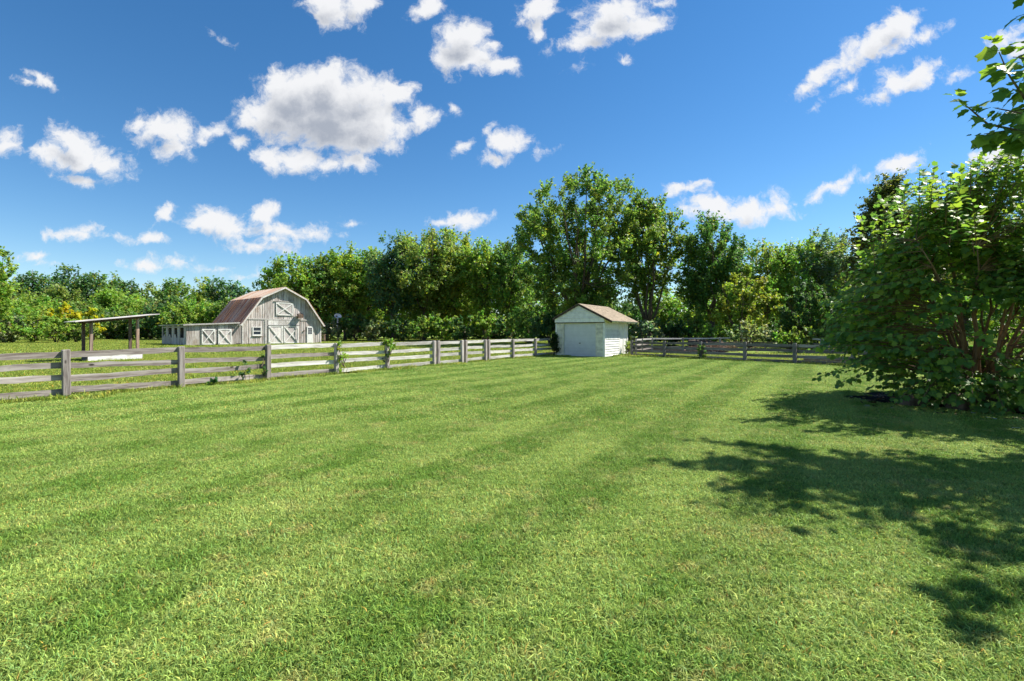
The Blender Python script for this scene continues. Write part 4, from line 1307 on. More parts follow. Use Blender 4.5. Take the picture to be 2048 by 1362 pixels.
# bushes on the left
LB = [(20, 600, 52, 88, G_BRIGHT, 'bright green bush at the left edge behind the others'), (75, 588, 42, 100, G_BRIGHT, 'tall bright bush below the highest far-left tree'),
      (118, 572, 36, 108, G_OLIVE, 'olive scrubby bush behind the larger yellow goldenrod'), (165, 598, 36, 92, G_MID, 'green bush between the two yellow goldenrods'),
      (228, 570, 42, 120, G_BRIGHT, 'tall fresh green bush behind the shelter roof'), (280, 590, 38, 118, G_BRIGHT, 'bright bush right of the shelter roof end'),
      (312, 600, 30, 108, G_PALE, 'pale green bush beside the stall wing'), (12, 632, 48, 72, G_PALE, 'pale low bush, leftmost of the front row in the pasture'),
      (66, 622, 44, 74, G_BRIGHT, 'rounded bright bush, second in the front pasture row'), (112, 634, 42, 72, G_BRIGHT, 'low bright bush in front of the yellow goldenrod'),
      (152, 640, 30, 73, G_OLIVE, 'olive low bush behind the left shelter post'), (215, 622, 40, 104, G_PALE, 'pale bush seen between the shelter posts'),
      (255, 616, 38, 106, G_MID, 'green bush seen behind the right shelter posts'), (300, 622, 34, 104, G_DARK, 'dark green bush right of the shelter, near the stalls'),
      (395, 596, 48, 98, G_BRIGHT, 'large bright green tree-like bush behind the stall wing'), (452, 590, 36, 96, G_MID, 'dark-hearted bush against the rear of the barn roof'),
      (345, 590, 40, 100, G_DARK, 'dark dense bush behind the open stalls')]
for i, (px, top, hw, d, c, lb) in enumerate(LB):
    px_tree(px, top, hw, d, c, lb, 'bush', zb=.2, name='bush', cat='bush', group='bushes along the left of the pasture', seed=60 + i, stems=6, dens=1.1, leafk=.0042, upness=.4, tuft=1.1)
px_tree(133, 604, 24, 84, G_GOLD, 'larger bright yellow goldenrod bush in the left scrub', 'bush', zb=.5, name='goldenrod_bush', cat='bush', seed=90, stems=5, yellow=.4, ycol=(.62, .52, .03), dens=1.2, leafk=.004)
px_tree(186, 622, 16, 86, G_GOLD, 'smaller yellow goldenrod bush left of the shelter posts', 'bush', zb=.5, name='goldenrod_bush', cat='bush', seed=91, stems=5, yellow=.4, ycol=(.62, .52, .03), dens=1.2, leafk=.004)

# wood behind the barn up to the big tree
MID = [(585, 512, 46, 90, G_BRIGHT, 'dome', 'light green tree directly behind the barn gable'), (640, 505, 44, 92, G_MID, 'round', 'green tree rising over the right slope of the barn'),
       (690, 484, 48, 95, G_BRIGHT, 'vase', 'bright green tree above the satellite dish'), (738, 492, 40, 97, G_BRIGHT, 'round', 'fresh green tree between the dish tree and the dark one'),
       (785, 470, 46, 90, G_BLUE, 'dome', 'dark bluish tree with bare trunks showing, left of the yellowing tree'), (848, 446, 66, 92, G_OLIVE, 'dome', 'tallest of the middle trees, crown turning olive'),
       (912, 462, 52, 94, G_YEL, 'dome', 'tree with yellowing crown in the middle of the wood'), (968, 474, 44, 90, G_BRIGHT, 'dome', 'slim green tree right of the yellowing one'),
       (1018, 478, 42, 88, G_MID, 'round', 'green tree just left of the giant tree')]
for i, (px, top, hw, d, c, sh, lb) in enumerate(MID):
    px_tree(px, top, hw, d, c, lb, sh, seed=120 + i, zb=3.2, group='trees of the wood behind the pasture', trunk_r=.30, forks=6, yellow=.07, dens=1.0, fork_h=5.5, upness=.45)
BK = [(610, 560, 60, 112), (700, 545, 60, 114), (790, 545, 60, 115), (880, 540, 60, 114), (960, 545, 60, 112), (1050, 540, 60, 110), (1150, 560, 70, 96), (1250, 590, 70, 92), (1350, 575, 70, 90), (1450, 560, 70, 92), (1560, 560, 70, 92), (1670, 560, 70, 90), (1790, 540, 80, 88), (1900, 540, 80, 86), (2030, 540, 90, 86)]
BLB = ['behind the barn gable', 'behind the dish', 'behind the dark bluish tree', 'behind the olive crowned tree', 'behind the yellowing tree', 'left behind the giant tree', 'right behind the giant tree', 'behind the shed roof', 'behind the leaning forked tree', 'behind the dark maple', 'behind the grey-green willow shrub', 'behind the low dark tree', 'behind the dark pine', 'behind the big shrub', 'farthest right behind the big shrub']
for i, (px, top, hw, d) in enumerate(BK):
    px_tree(px, top, hw, d, (G_MID, G_DARK, G_BRIGHT)[i % 3], 'dense background tree ' + BLB[i], 'bush', seed=150 + i, zb=.4, group='dense trees filling the back of the wood', dens=.7, leafk=.0050)

def far_woods():
    r = np.random.default_rng(4242)
    n = 42000
    px = r.uniform(-500, 2700, n)
    d = 118 + 10 * np.sin(px * .004) + r.random(n) * 12 + np.where(px < 560, 36, 0) + np.where(px > 1050, -14, 0)
    top = 6.5 + 2.2 * np.sin(px * .031) + 1.6 * np.sin(px * .073 + 1) + 1.0 * np.sin(px * .17 + 2)
    z = r.random(n) ** .85 * top
    X = (px - 1024) / FPX * d
    C = np.stack([X, d, z], 1)
    V, F = leaf_quads(C, np.tile(np.array([[0, -.2, .8]]), (n, 1)), 1.0, r)
    c = leaf_colours(n, (.065, .115, .022), r, .3, .03)
    o = link('distant_woods', mesh_np('distant_woods', V, F, M_leaf, np.repeat(c, 4, 0)))
    tag(o, 'continuous low mass of distant woodland closing the gaps between all the trees', 'woods', kind='stuff')
far_woods()
# giant open tree and its neighbours
px_tree(1163, 346, 122, 62, (0.165, 0.260, 0.060), 'giant spreading tree, the tallest in the picture, above the white shed', 'dome', seed=201, zb=2.6, trunk_r=.40, forks=16, fork_h=3.4, yellow=.06, dens=1.2, leafk=.0048, tuft=.62, upness=.4, ncl=330, cap=62000)
px_tree(1294, 380, 68, 60, (0.165, 0.260, 0.060), 'tall forked tree with dark leaning limbs right of the shed', 'dome', seed=202, zb=5.2, trunk_r=.32, forks=9, ncl=200, fork_h=2.2, yellow=.09, dens=.85, leafk=.0050, tuft=.85)
px_tree(1426, 428, 66, 56, (0.100, 0.200, 0.055), 'dark green maple with two upright tips right of the forked tree', 'round', seed=203, zb=2.0, trunk_r=.3, dens=1.1, upness=.9, fork_h=3)
px_tree(1482, 538, 56, 50, G_YEL, 'small yellow-green tree below the dark maple', 'round', seed=204, zb=.8, trunk_r=.16, yellow=.15, dens=1.0)
px_tree(1532, 482, 60, 74, G_OLIVE, 'olive tree between the dark maple and the grey-green tree', 'vase', seed=205, zb=2.5, dens=.9)
px_tree(1592, 480, 60, 68, G_BRIGHT, 'bright green leafy tree right of centre of the right-hand wood', 'vase', seed=206, zb=2.0, dens=.95)
px_tree(1660, 452, 58, 66, G_GREY, 'grey-green tree left of the dark pine', 'round', seed=207, zb=2.5, dens=1.0)
px_tree(1612, 560, 52, 46, G_DARK, 'low dark tree behind the right-hand fence', 'bush', seed=208, zb=.6, trunk_r=.14, dens=1.0)
px_tree(1672, 575, 44, 44, G_MID, 'low green tree at the edge of the big shrub', 'bush', seed=209, zb=.5, trunk_r=.14, dens=1.0)
px_tree(1775, 338, 84, 40, (0.120, 0.145, 0.045), 'dark olive pine towering behind the big shrub', 'cone', seed=210, zb=2.5, trunk_r=.3, forks=8, dens=1.1, upness=.15, leafk=.0052, name='pine_tree')
px_tree(1930, 400, 90, 44, G_DARK, 'dark tree hidden behind the big shrub', 'round', seed=211, zb=1.5, dens=.7)
px_tree(2150, 380, 90, 40, G_MID, 'green tree beyond the right edge behind the big shrub', 'round', seed=212, zb=1.5, dens=.6)

# understory shrubs along the wood edge
US = [(655, 640, 30, 84, G_GREY, 'grey-green shrub at the foot of the dish pole'), (712, 628, 34, 84, G_DARK, 'dark shrub right of the dish pole'),
      (748, 640, 28, 82, G_PALE, 'pale arching shrub above the vine-grown post'), (800, 632, 34, 82, G_DARK, 'dark shrub below the dark bluish tree'),
      (842, 636, 32, 80, G_MID, 'green shrub below the olive crowned tree'), (886, 628, 34, 80, G_BRIGHT, 'bright shrub under the left of the yellowing tree'),
      (930, 634, 34, 78, G_DARK, 'very dark shrub under the yellowing tree'), (975, 622, 34, 78, G_BRIGHT, 'sunny shrub under the slim green tree'),
      (1018, 630, 34, 76, G_DARK, 'dark shrub where the left fence nears the shed'), (1062, 612, 40, 70, G_MID, 'shrub behind the fence end left of the shed'),
      (1100, 622, 34, 60, G_DARK, 'dark leafy shrub touching the left wall line of the shed'), (1160, 590, 44, 58, G_YEL, 'yellow-green shrub rising behind the shed ridge'),
      (1232, 606, 36, 54, G_MID, 'green shrub behind the shed roof slope'), (1290, 640, 34, 50, G_GREY, 'greyish twiggy shrub right of the shed wall'),
      (1338, 632, 36, 52, G_DARK, 'dark shrub under the forked tree'), (1385, 625, 36, 52, G_MID, 'mid green shrub beneath the dark maple'),
      (1428, 642, 28, 48, G_BRIGHT, 'bright low shrub left of the pale willow'), (1500, 642, 36, 44, G_PALE, 'pale willow-like shrub behind the right-hand fence'),
      (1556, 640, 28, 50, G_DARK, 'dark gap-filling shrub right of the pale willow'), (1578, 655, 26, 42, G_BRIGHT, 'low bright shrub in front of the low dark tree'),
      (1640, 648, 28, 40, G_OLIVE, 'olive shrub close behind the right-hand fence'), (1690, 630, 36, 38, G_MID, 'green shrub merging with the left edge of the big shrub'),
      (1750, 640, 40, 36, G_DARK, 'dark shrub behind the low boughs of the big shrub'), (1830, 640, 46, 36, G_MID, 'shrub hidden behind the stems of the big shrub')]
for i, (px, top, hw, d, c, lb) in enumerate(US):
    px_tree(px, top, hw, d, c, lb, 'bush', zb=.15, name='shrub', cat='shrub', group='shrubs along the edge of the wood', seed=230 + i, stems=6, dens=1.0, leafk=.0048, upness=.45, tuft=1.1, yellow=.07)
# slim columnar evergreen at the shed's left corner
p = ground_pt(1109.5, 33.0)
make_tree('columnar_shrub', 'small dark columnar evergreen at the left corner of the shed', 'shrub', p.x, p.y, 1.62, .30, .12, (0.030, 0.072, 0.018), .075, 5200, 60, 777, 'bush', stems=3, trunk_r=.02, clr=.26, upness=.5, yellow=.0)
p = ground_pt(1257, 33.9)
make_tree('shrub', 'small weedy shrub between the shed wall and the dark fence', 'shrub', p.x, p.y, .95, .28, .05, G_OLIVE, .07, 1400, 34, 778, 'bush', stems=3, trunk_r=.012, clr=.3)
p = ground_pt(1403, 29.3)
make_tree('climbing_vine', 'green vine on the dark fence post right of the shed', 'vine', p.x, p.y - .05, 1.0, .26, .05, G_MID, .08, 1100, 30, 779, 'bush', stems=3, trunk_r=.01, clr=.28)

# vines along the left fence
def vine(px, h, rr, n, label, colour=G_BRIGHT, zlow=.05, seed=0, leaf=.10):
    s = s_of_px(px); q = fpt(s, .12)
    make_tree('climbing_vine', label, 'vine', q.x, q.y, h, rr, zlow, colour, leaf, n, max(4, n // 22), 900 + seed, 'bush', stems=3, trunk_r=.009, clr=.30, upness=.5, yellow=.08, group='vines on the left fence')
vine(672, 1.35, .14, 170, 'leafy vine wrapped round a fence post below the dish', seed=1)
vine(682, 1.2, .36, 130, 'sprawling vine shoots just right of the post below the dish', seed=2)
vine(773, 1.42, .24, 520, 'thick bright vine crowning one fence post between dish and shed', zlow=.75, seed=3)
vine(770, .8, .14, 90, 'thin lower vine at the foot of the crowned fence post', G_DARK, seed=4)
vine(487, .8, .16, 60, 'dark vine between the second and third posts counted from the left', G_DARK, seed=5, leaf=.12)
vine(425, .28, .34, 60, 'low creeping leaves at the foot of the fence in front of the stall wing', G_DARK, seed=6, leaf=.12)
vine(524, 1.0, .06, 30, 'few dark leaves behind the post before the barn window', G_DARK, seed=7)

# ------------------------------------------------------------------ the big shrub and the overhanging tree
LEAF2D = [(-.05, .0), (-.26, .06), (-.46, .30), (-.32, .42), (-.44, .68), (-.20, .74), (0, 1.0)]
def leaf_template(fold=.16, curl=.22):
    """lobed leaf, 1 long along +Y, folded on the midrib"""
    mid = [(0, 0.0), (0, .30), (0, .62), (0, 1.0)]
    vs = [(0, y, -curl * y * y) for _, y in mid]
    left = LEAF2D[1:-1]
    for sx in (1, -1):
        for x, y in left:
            vs.append((x * sx, y, fold * abs(x) - curl * y * y))
    fs = []
    for k, off in enumerate((4, 9)):
        L_ = [off + i for i in range(5)]
        seq = [(0, 1, L_[0]), (L_[0], 1, L_[1]), (L_[1], 1, L_[2]), (L_[2], 1, 2), (L_[2], 2, L_[3]), (L_[3], 2, L_[4]), (L_[4], 2, 3)]
        for s in seq:
            fs.append(s if k else s[::-1])
    return np.array(vs, np.float32), np.array(fs, np.int32)
LT_V, LT_F = leaf_template()

def orient(direction, normal):
    y = unit(direction); x = unit(np.cross(y, normal)); z = np.cross(x, y)
    return np.stack([x, y, z], -1)        # columns

def leaves_mesh(name, P, R, S, col, mat):
    n = len(P)
    V = np.einsum('nij,vj->nvi', R * S[:, None, None], LT_V) + P[:, None, :]
    nv = len(LT_V)
    F = (LT_F[None] + (np.arange(n) * nv)[:, None, None]).reshape(-1, 3)
    return mesh_np(name, V.reshape(-1, 3), F, mat, np.repeat(col, nv, 0))

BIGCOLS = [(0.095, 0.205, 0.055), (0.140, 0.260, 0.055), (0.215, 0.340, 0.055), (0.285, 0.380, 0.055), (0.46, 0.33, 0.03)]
def leaf_variant_meshes():
    out = []
    for c in BIGCOLS:
        v, f = leaf_template(.16 + .05 * random.random(), .2 + .1 * random.random())
        out.append(mesh_np('leaf', v, f, M_bigleaf, np.repeat(np.array([c]), len(v), 0)))
    return out
LEAF_MESHES = leaf_variant_meshes()

def finish_leafy(root, P, R, S, ci, limit=300):
    """split leaves into single ones that show largest and the rest as one part"""
    root_loc = np.array(root.location)
    W = P + root_loc
    rel = W - np.array([0, 0, CH])
    px = 1024 + FPX * rel[:, 0] / rel[:, 1]; py = HY - FPX * rel[:, 2] / rel[:, 1]
    infr = (rel[:, 1] > 1) & (px > -10) & (px < 2058) & (py > -10) & (py < 1370)
    dist = np.linalg.norm(rel, axis=1)
    # in front: nothing nearer within the same small patch of the picture
    cell = {}
    for i in np.argsort(dist):
        if not infr[i]: continue
        k = (int(px[i] // 13), int(py[i] // 13))
        if k not in cell: cell[k] = i
    facing = np.abs(np.einsum('ni,ni->n', R[:, :, 2], rel / dist[:, None]))
    cand = sorted(cell.values(), key=lambda i: -(S[i] / dist[i]) * (.4 + facing[i]))[:limit]
    single = np.zeros(len(P), bool); single[cand] = True
    cols = np.array(BIGCOLS)[ci] * (0.8 + .4 * rng.random((len(P), 1)))
    rest = ~single
    o = link('foliage', leaves_mesh('foliage', P[rest], R[rest], S[rest], cols[rest], M_bigleaf), root)
    o['kind'] = 'stuff'
    for i in cand:
        Mx = Matrix.Identity(4)
        for a in range(3):
            for b in range(3): Mx[a][b] = float(R[i, a, b] * S[i])
            Mx[a][3] = float(P[i, a])
        l = bpy.data.objects.new('leaf', LEAF_MESHES[int(ci[i])])
        COL.objects.link(l); l.parent = root; l.matrix_local = Mx

def twig_leaves(r, a, b, n, size, P, R, S, CI, droop=.5, bright=0.0):
    """n leaves alternating along the twig a->b"""
    a = np.array(a); b = np.array(b); d = unit(b - a)
    side = unit(np.cross(d, [0, 0, 1]) + 1e-4)
    for k in range(n):
        t = (k + .6) / n
        p = a + (b - a) * t + r.normal(size=3) * .012
        sgn = 1 if k % 2 else -1
        dr = unit(d * (.35 + .5 * t) + side * sgn * (1.0 - .55 * t) + np.array([0, 0, -droop * (.6 + .8 * r.random())]) + r.normal(size=3) * .25)
        nm = unit(np.array([0, 0, 1.0]) + side * sgn * -.15 + r.normal(size=3) * .32 + np.array([0, -.25, 0]))
        P.append(p + dr * .03); R.append(orient(dr, nm)); S.append(size * (.42 + .85 * r.random()) * (1.0 - .3 * t))
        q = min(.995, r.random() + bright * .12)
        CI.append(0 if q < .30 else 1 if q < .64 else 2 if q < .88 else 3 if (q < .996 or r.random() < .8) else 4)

def build_big_shrub():
    r = np.random.default_rng(55)
    base = np.array([10.55, 10.9, 0.0])
    root = empty('broadleaf_shrub', tuple(base))
    tag(root, 'big many-stemmed shrub with large lobed leaves filling the right edge', 'shrub')
    P, R, S, CI = [], [], [], []
    stems = []
    ns = 22
    for k in range(ns):
        a = 2 * math.pi * k / ns + r.uniform(-.15, .15)
        sp = r.uniform(.25, 1.0)
        tip = np.array([math.cos(a) * 2.3 * sp, math.sin(a) * 2.1 * sp, r.uniform(3.4, 4.9) - 1.2 * sp])
        b0 = np.array([math.cos(a) * .35 * r.random(), math.sin(a) * .35 * r.random(), 0])
        pts = []
        for j in range(8):
            f = j / 7
            q = b0 + (tip - b0) * np.array([f ** 1.35, f ** 1.35, f ** .9]); q = q + r.normal(size=3) * .05 * (j > 0)
            pts.append(q)
        m = MB(); m.tube([Vector(q) for q in pts], [.042 * (1 - .75 * j / 7) for j in range(8)], 7, float(r.uniform(.7, 1.3)))
        m.build('stem', M_stem, root, smooth=True)
        stems.append(np.array(pts))
    allp = np.concatenate([s[1:] for s in stems])
    # twig ends spread over an uneven crown
    nl = 14; ld = unit(r.normal(size=(nl, 3))); la = r.uniform(-.30, .26, nl)
    tw = MB(); cnt = 0
    ctr = np.array([.5, 0, 2.75]); rad = np.array([3.2, 3.1, 2.75])
    while cnt < 2700:
        d = unit(r.normal(size=3))
        f = 1 + float(np.sum(la * np.maximum(0, ld @ d) ** 4))
        rho = r.random() ** .24
        e = ctr + d * rad * f * rho
        if math.sin(2.6 * e[0] + 1) * math.sin(2.4 * e[1]) * math.sin(2.9 * e[2] + 2) < -.34: continue
        if e[2] < .16: continue
        if d[2] < -.1: # skirt widens on the camera and left side
            e[0] = ctr[0] + (e[0] - ctr[0]) * (1.04 if d[0] < 0 else .95)
            if rho < .72: continue
        e[0] -= .42 * max(0., (e[2] - 2.4) / 2.6)
        wx, wy, wz = e + base
        px = 1024 + FPX * wx / wy; py = HY - FPX * (wz - CH) / wy
        if e[0] > 1.3 and r.random() < .55: continue  # twigs thinned on the unseen right so sunlight reaches the visible leaves
        if e[0] > -1.5 and rho < .8 and r.random() < .5: continue
        # open window onto the stems
        if ((px - 1975) / 75) ** 2 + ((py - 670) / 95) ** 2 < 1 and wy < 11.0 and r.random() < .8: continue
        if px < 1880 and py < 300 + (1880 - px) * .10: continue
        j = int(np.argmin(np.linalg.norm(allp - e, axis=1) + np.maximum(0, allp[:, 2] - e[2]) * 1.2)); s = allp[j]
        L_ = np.linalg.norm(e - s)
        if L_ < .1: continue
        mid = (s + e) / 2 + np.array([0, 0, .06 * L_]) + r.normal(size=3) * .04
        if cnt % 2 == 0: tw.tube([Vector(s), Vector(mid), Vector(e)], [.011, .008, .004], 4, float(r.uniform(.6, 1.1)), cap=False)
        dirn = unit(e - mid)
        up = .25 if e[2] > 3.5 else 0
        tip = e + unit(dirn + np.array([0, 0, up]) + r.normal(size=3) * .2) * .26
        a_ = e - dirn * min(.35, L_ * .5)
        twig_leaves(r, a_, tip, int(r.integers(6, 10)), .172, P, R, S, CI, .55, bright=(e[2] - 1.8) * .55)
        tw.tube([Vector(a_), Vector(tip)], [.006, .003], 3, .8, cap=False)
        cnt += 1
    # low bough reaching out to the left over the lawn
    for (tx, ty, tz, n) in ((-3.45, .25, .62, 16), (-3.1, -.35, .95, 14), (-2.8, .6, .40, 12), (-2.5, -.9, .30, 14), (-3.3, .9, 1.25, 12),
                            (-2.3, -1.2, .35, 12), (-1.6, -1.5, .45, 12), (-.9, -1.5, .40, 12), (-.2, -1.6, .50, 12), (.6, -1.5, .45, 12), (-1.9, -1.1, .85, 12), (-.5, -1.4, .85, 12), (-1.2, -1.7, .22, 12), (.2, -1.75, .25, 12)):
        s = np.array([tx * .2, ty * .1, .3 + tz * .5]); e = np.array([tx, ty, tz])
        pts = [s + (e - s) * f + np.array([0, 0, .35 * math.sin(f * math.pi)]) for f in np.linspace(0, 1, 7)]
        tw.tube([Vector(q) for q in pts], [.018 - .002 * i for i in range(7)], 5, .8)
        for i in range(2, 6):
            for sg in (-1, 1):
                dd = unit(pts[i + 1] - pts[i]); sd = np.cross(dd, [0, 0, 1]) * sg
                q2 = pts[i] + (dd * .5 + sd * .5) * r.uniform(.35, .65)
                twig_leaves(r, pts[i], q2, 5, .15, P, R, S, CI, .4)
        twig_leaves(r, pts[-2], pts[-1] + (pts[-1] - pts[-2]) * .2, 8, .15, P, R, S, CI, .4)
    # upright shoots at the top
    for k in range(120):
        a = r.uniform(0, 2 * math.pi); rr = r.random() ** .5
        s = np.array([math.cos(a) * 3.0 * rr - .45, math.sin(a) * 2.6 * rr, 5.0 - 1.7 * rr * rr]) + r.normal(size=3) * .12
        e = s + np.array([r.normal() * .12, r.normal() * .12, r.uniform(.30, .6)])
        wx, wy, wz = e + base; px = 1024 + FPX * wx / wy; py = HY - FPX * (wz - CH) / wy
        if px < 1880 and py < 300 + (1880 - px) * .8: continue
        if px < 1700: continue
        tw.tube([Vector(s - np.array([0, 0, .3])), Vector(e)], [.008, .003], 4, .8, cap=False)
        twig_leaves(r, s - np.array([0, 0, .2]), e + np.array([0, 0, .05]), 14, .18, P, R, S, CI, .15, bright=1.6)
    tw.build('twigs', M_stem, root)
    finish_leafy(root, np.array(P), np.array(R), np.array(S), np.array(CI))
build_big_shrub()

def build_overhang():
    r = np.random.default_rng(77)
    base = np.array([10.6, 7.2, 0.0])
    root = empty('broadleaf_tree', tuple(base))
    tag(root, 'tall large-leaved tree outside the right edge, its boughs hanging into the upper right corner', 'tree')
    tk = MB(); tp = [Vector((0, 0, -.1)), Vector((.03, 0, 2.0)), Vector((-.1, .1, 4.2)), Vector((-.15, .2, 6.2)), Vector((-.2, .3, 8.6))]
    tk.tube(tp, [.19, .15, .12, .085, .04], 10, 1.0); tk.build('trunk', M_bark, root, smooth=True)
    P, R, S, CI = [], [], [], []
    br = MB()
    def bough(e, n, size, sub=5, droop=.6, z0=None):
        e = np.array(e) - base
        zz = min(8.2, max(1.6, e[2] * .80 - .3)) if z0 is None else z0
        s = np.array([-.1 * zz / 6, .1 * zz / 4, zz])
        pts = [s + (e - s) * np.array([f, f, f ** .8]) + r.normal(size=3) * .05 * (0 < i < 6) for i, f in enumerate(np.linspace(0, 1, 7))]
        br.tube([Vector(q) for q in pts], [.045 - .006 * i for i in range(7)], 6, 1.0)
        for i in range(2, 7):
            for q in range(sub):
                dd = unit(pts[min(i, 6)] - pts[i - 1]); v = unit(dd * .8 + r.normal(size=3) * .75 * np.array([1, 1, .5]))
                b0 = pts[i - 1] + (pts[i] - pts[i - 1]) * r.random(); b1 = b0 + v * r.uniform(.35, .85)
                W = b1 + base; px = 1024 + FPX * W[0] / W[1]; py = HY - FPX * (W[2] - CH) / W[1]
                if px < 1975 and W[1] > .5 and -80 < py < 1362: continue
                if px < 2075 and py > 300 and W[1] > .5: continue
                br.tube([Vector(b0), Vector(b1)], [.010, .004], 4, 1.0, cap=False)
                twig_leaves(r, b0, b1, n, size, P, R, S, CI, droop, bright=.3)
    def vis(px, py, d): return ((px - 1024) / FPX * d, d, z_at(py, d))
    # boughs in view
    def shoot(path, n, size, droop, rad=.022):
        pts = [np.array(p) - base for p in path]
        br.tube([Vector(q) for q in pts], [rad * (1 - .75 * i / (len(pts) - 1)) for i in range(len(pts))], 6, 1.2)
        for i in range(len(pts) - 1):
            twig_leaves(r, pts[i], pts[i + 1], n, size, P, R, S, CI, droop, bright=.6)
        tipd = unit(pts[-1] - pts[-2])
        twig_leaves(r, pts[-1] - tipd * .05, pts[-1] + tipd * .16, 4, size * .7, P, R, S, CI, .1, bright=2.2)
    D = 6.6
    shoot([vis(2130, 300, D + .4), vis(2055, 205, D + .1), vis(2018, 150, D), vis(1998, 104, D)], 6, .33, .55)
    shoot([vis(2120, 285, D + .2), vis(2040, 262, D), vis(1975, 248, D - .1), vis(1945, 222, D - .1), vis(1926, 206, D - .1)], 5, .25, .75)
    shoot([vis(2100, 250, D + .4), vis(2035, 275, D + .2), vis(1985, 285, D + .1)], 5, .28, .9)
    shoot([vis(2140, 190, D + .5), vis(2080, 150, D + .5), vis(2046, 128, D + .4)], 6, .26, .5)
    shoot([vis(2140, 240, D + .9), vis(2060, 215, D + .8), vis(2015, 225, D + .6)], 6, .25, .6)
    shoot([vis(2110, 240, D), vis(2060, 240, D + .2), vis(2030, 235, D + .3)], 6, .24, .8)
    shoot([vis(2120, 300, D + .3), vis(2060, 262, D + .1), vis(2010, 262, D), vis(1968, 268, D)], 7, .26, .9)
    shoot([vis(2130, 260, D + .6), vis(2060, 190, D + .4), vis(2025, 178, D + .3)], 8, .27, .6)
    shoot([vis(2130, 330, D + .5), vis(2070, 290, D + .3), vis(2028, 284, D + .2)], 6, .24, .8)
    shoot([vis(2140, 160, D + .3), vis(2090, 120, D + .3), vis(2062, 96, D + .3)], 7, .26, .5)
    shoot([vis(2120, 220, D - .3), vis(2050, 228, D - .3), vis(1990, 216, D - .2)], 6, .22, .8)
    # boughs above and outside the frame, which shade the lawn
    tanel = math.tan(math.radians(SUN_EL)); ca, sa = math.cos(math.radians(SUN_AZ)), math.sin(math.radians(SUN_AZ))
    targets = [(1350, 928), (1400, 935), (1440, 888), (1500, 900), (1450, 950), (1520, 985), (1470, 1010), (1580, 930), (1600, 1010), (1680, 975), (1660, 920), (1750, 1000),
               (1720, 1045), (1800, 1060), (1840, 985), (1880, 1090), (1930, 1040), (2000, 1120), (2030, 1060), (1960, 985), (2060, 1180), (1870, 1190), (2010, 1250),
               (1780, 925), (1880, 935), (2020, 990), (2110, 1100), (1560, 955), (2180, 1050), (1640, 1030)]
    for (px, py) in targets:
        d = CH * FPX / (py - HY); sx, sy = (px - 1024) / FPX * d, d
        ok = False
        for z in np.arange(3.2, 11.0, .25):
            k = z / tanel; x, y = sx + ca * k, sy + sa * k
            ipx = 1024 + FPX * x / y; ipy = HY - FPX * (z - CH) / y
            if (ipx > 2110 or ipy < -60) and math.hypot(x - base[0], y - base[1]) < 4.6: ok = True; break
        if ok: bough((x, y, z), 6, .25, sub=3, droop=.5)
    br.build('branches', M_bark, root, smooth=True)
    finish_leafy(root, np.array(P), np.array(R), np.array(S), np.array(CI), limit=160)
    return root
build_overhang()

# ------------------------------------------------------------------ stones, litter
def build_stone(x, y, sx, sy, sz, label, seed, rz=0.0):
    r = np.random.default_rng(seed)
    import bmesh
    bm = bmesh.new(); bmesh.ops.create_icosphere(bm, subdivisions=3, radius=1.0)
    ld = unit(r.normal(size=(10, 3))); la = r.uniform(-.12, .12, 10)
    for v in bm.verts:
        d = np.array(v.co); k = 1 + float(np.sum(la * np.maximum(0, ld @ d) ** 2))
        e = np.sign(d) * np.abs(d) ** .7
        v.co = Vector((e[0] * sx * k, e[1] * sy * k, max(-.1, e[2]) * sz * k))
    me = bpy.data.meshes.new('boulder'); bm.to_mesh(me); bm.free(); me.materials.append(M_stone)
    ca = me.color_attributes.new("tint", 'FLOAT_COLOR', 'POINT'); ca.data.foreach_set("color", np.ones(len(me.vertices) * 4, np.float32))
    o = link('boulder', me); o.location = (x, y, 0.02); o.rotation_euler = (0, 0, rz)
    tag(o, label, 'boulder')
build_stone(9.95, 10.05, .36, .28, .40, 'largest brown boulder at the foot of the shrub by the right edge', 1)
build_stone(9.42, 10.15, .18, .20, .32, 'narrow upright boulder left of the largest one', 2)
build_stone(9.0, 10.75, .40, .25, .26, 'flat dark boulder half hidden under the low leaves', 3, .2)
build_stone(10.75, 10.0, .40, .30, .38, 'boulder beyond the right edge beside the largest one', 4)

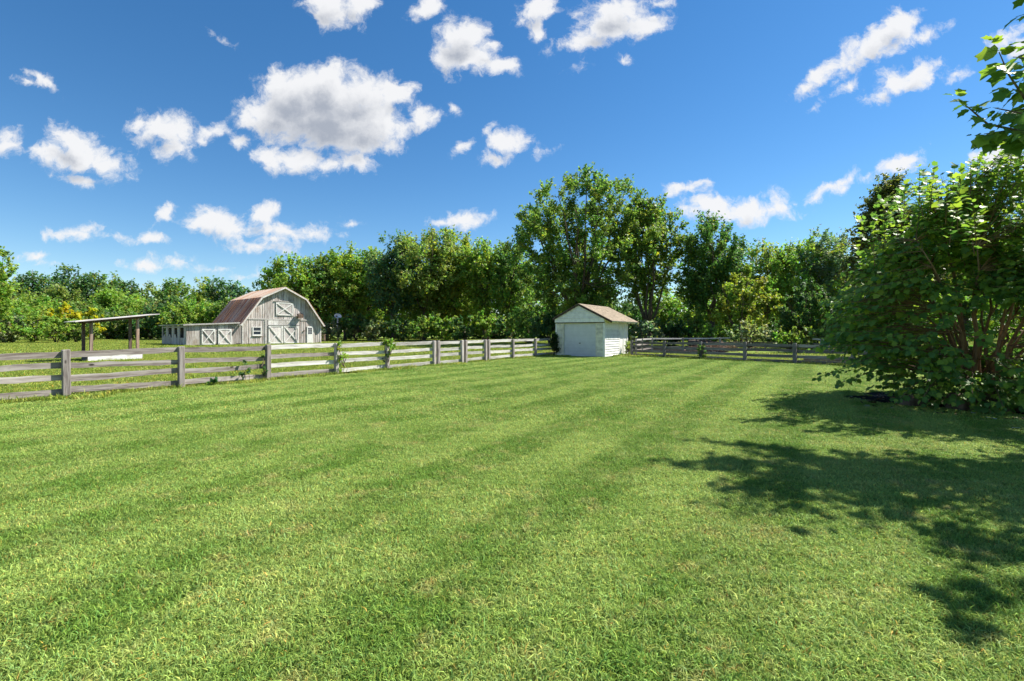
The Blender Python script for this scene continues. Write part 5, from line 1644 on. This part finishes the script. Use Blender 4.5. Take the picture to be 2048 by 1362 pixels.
def litter():
    r = np.random.default_rng(99)
    P, R, S = [], [], []
    for _ in range(420):
        a = r.uniform(0, 2 * math.pi); q = r.random() ** .5
        x = 10.9 + 3.2 * q * math.cos(a); y = 10.8 + 2.2 * q * math.sin(a)
        P.append((x, y, .02 + .02 * r.random())); d = unit(np.array([r.normal(), r.normal(), .1])); R.append(orient(d, unit(np.array([r.normal() * .4, r.normal() * .4, 1.0])))); S.append(r.uniform(.06, .15))
    n = len(P)
    c = np.array([(.16, .09, .05), (.10, .06, .04), (.30, .22, .13), (.07, .09, .03), (.40, .42, .42)])[r.choice(5, n, p=[.35, .3, .16, .12, .07])] * (0.7 + .6 * r.random((n, 1)))
    o = link('leaf_litter', leaves_mesh('leaf_litter', np.array(P), np.array(R), np.array(S), c, M_bigleaf))
    tag(o, 'dry brown leaf litter on the dark soil under the shrub', 'leaf litter', kind='stuff')
    # single fallen leaves on the lawn
    lm = mesh_np('fallen_leaf', LT_V, LT_F, M_bigleaf, np.repeat(np.array([(.36, .28, .12)]), len(LT_V), 0))
    lp = mesh_np('fallen_leaf', LT_V, LT_F, M_bigleaf, np.repeat(np.array([(.50, .58, .66)]), len(LT_V), 0))
    for i, (px, py, s, me, lb) in enumerate([(1990, 843, .17, lp, 'pale upturned leaf on the dark soil before the boulders'), (2040, 862, .12, lp, 'pale leaf on the grass at the right edge'),
                                             (563, 769, .11, lm, 'tan fallen leaf on the lawn near the third fence post')]):
        d = CH * FPX / (py - HY); p = ground_pt(px, d, .045)
        o = link('fallen_leaf', me); o.location = p; o.scale = (s, s, s); o.rotation_euler = (.2, .15, i * 1.3)
        tag(o, lb, 'leaf')
litter()

def brush_pile():
    p = ground_pt(1432, 41)
    root = empty('brush_pile', tuple(p))
    tag(root, 'brown pile of dead branches seen through the right-hand fence', 'brush pile')
    r = random.Random(12); m = MB()
    for _ in range(160):
        a = Vector((r.gauss(0, .9), r.gauss(0, .5), r.uniform(.0, .7))); d = Vector((r.gauss(0, 1), r.gauss(0, .6), r.gauss(0, .25))).normalized()
        m.tube([a - d * .5, a + d * .1 + Vector((0, 0, .05)), a + d * .6], [.03, .022, .008], 4, r.uniform(.6, 1.8), cap=False)
    m.build('dead_branches', M_brush, root, kind='stuff')
brush_pile()
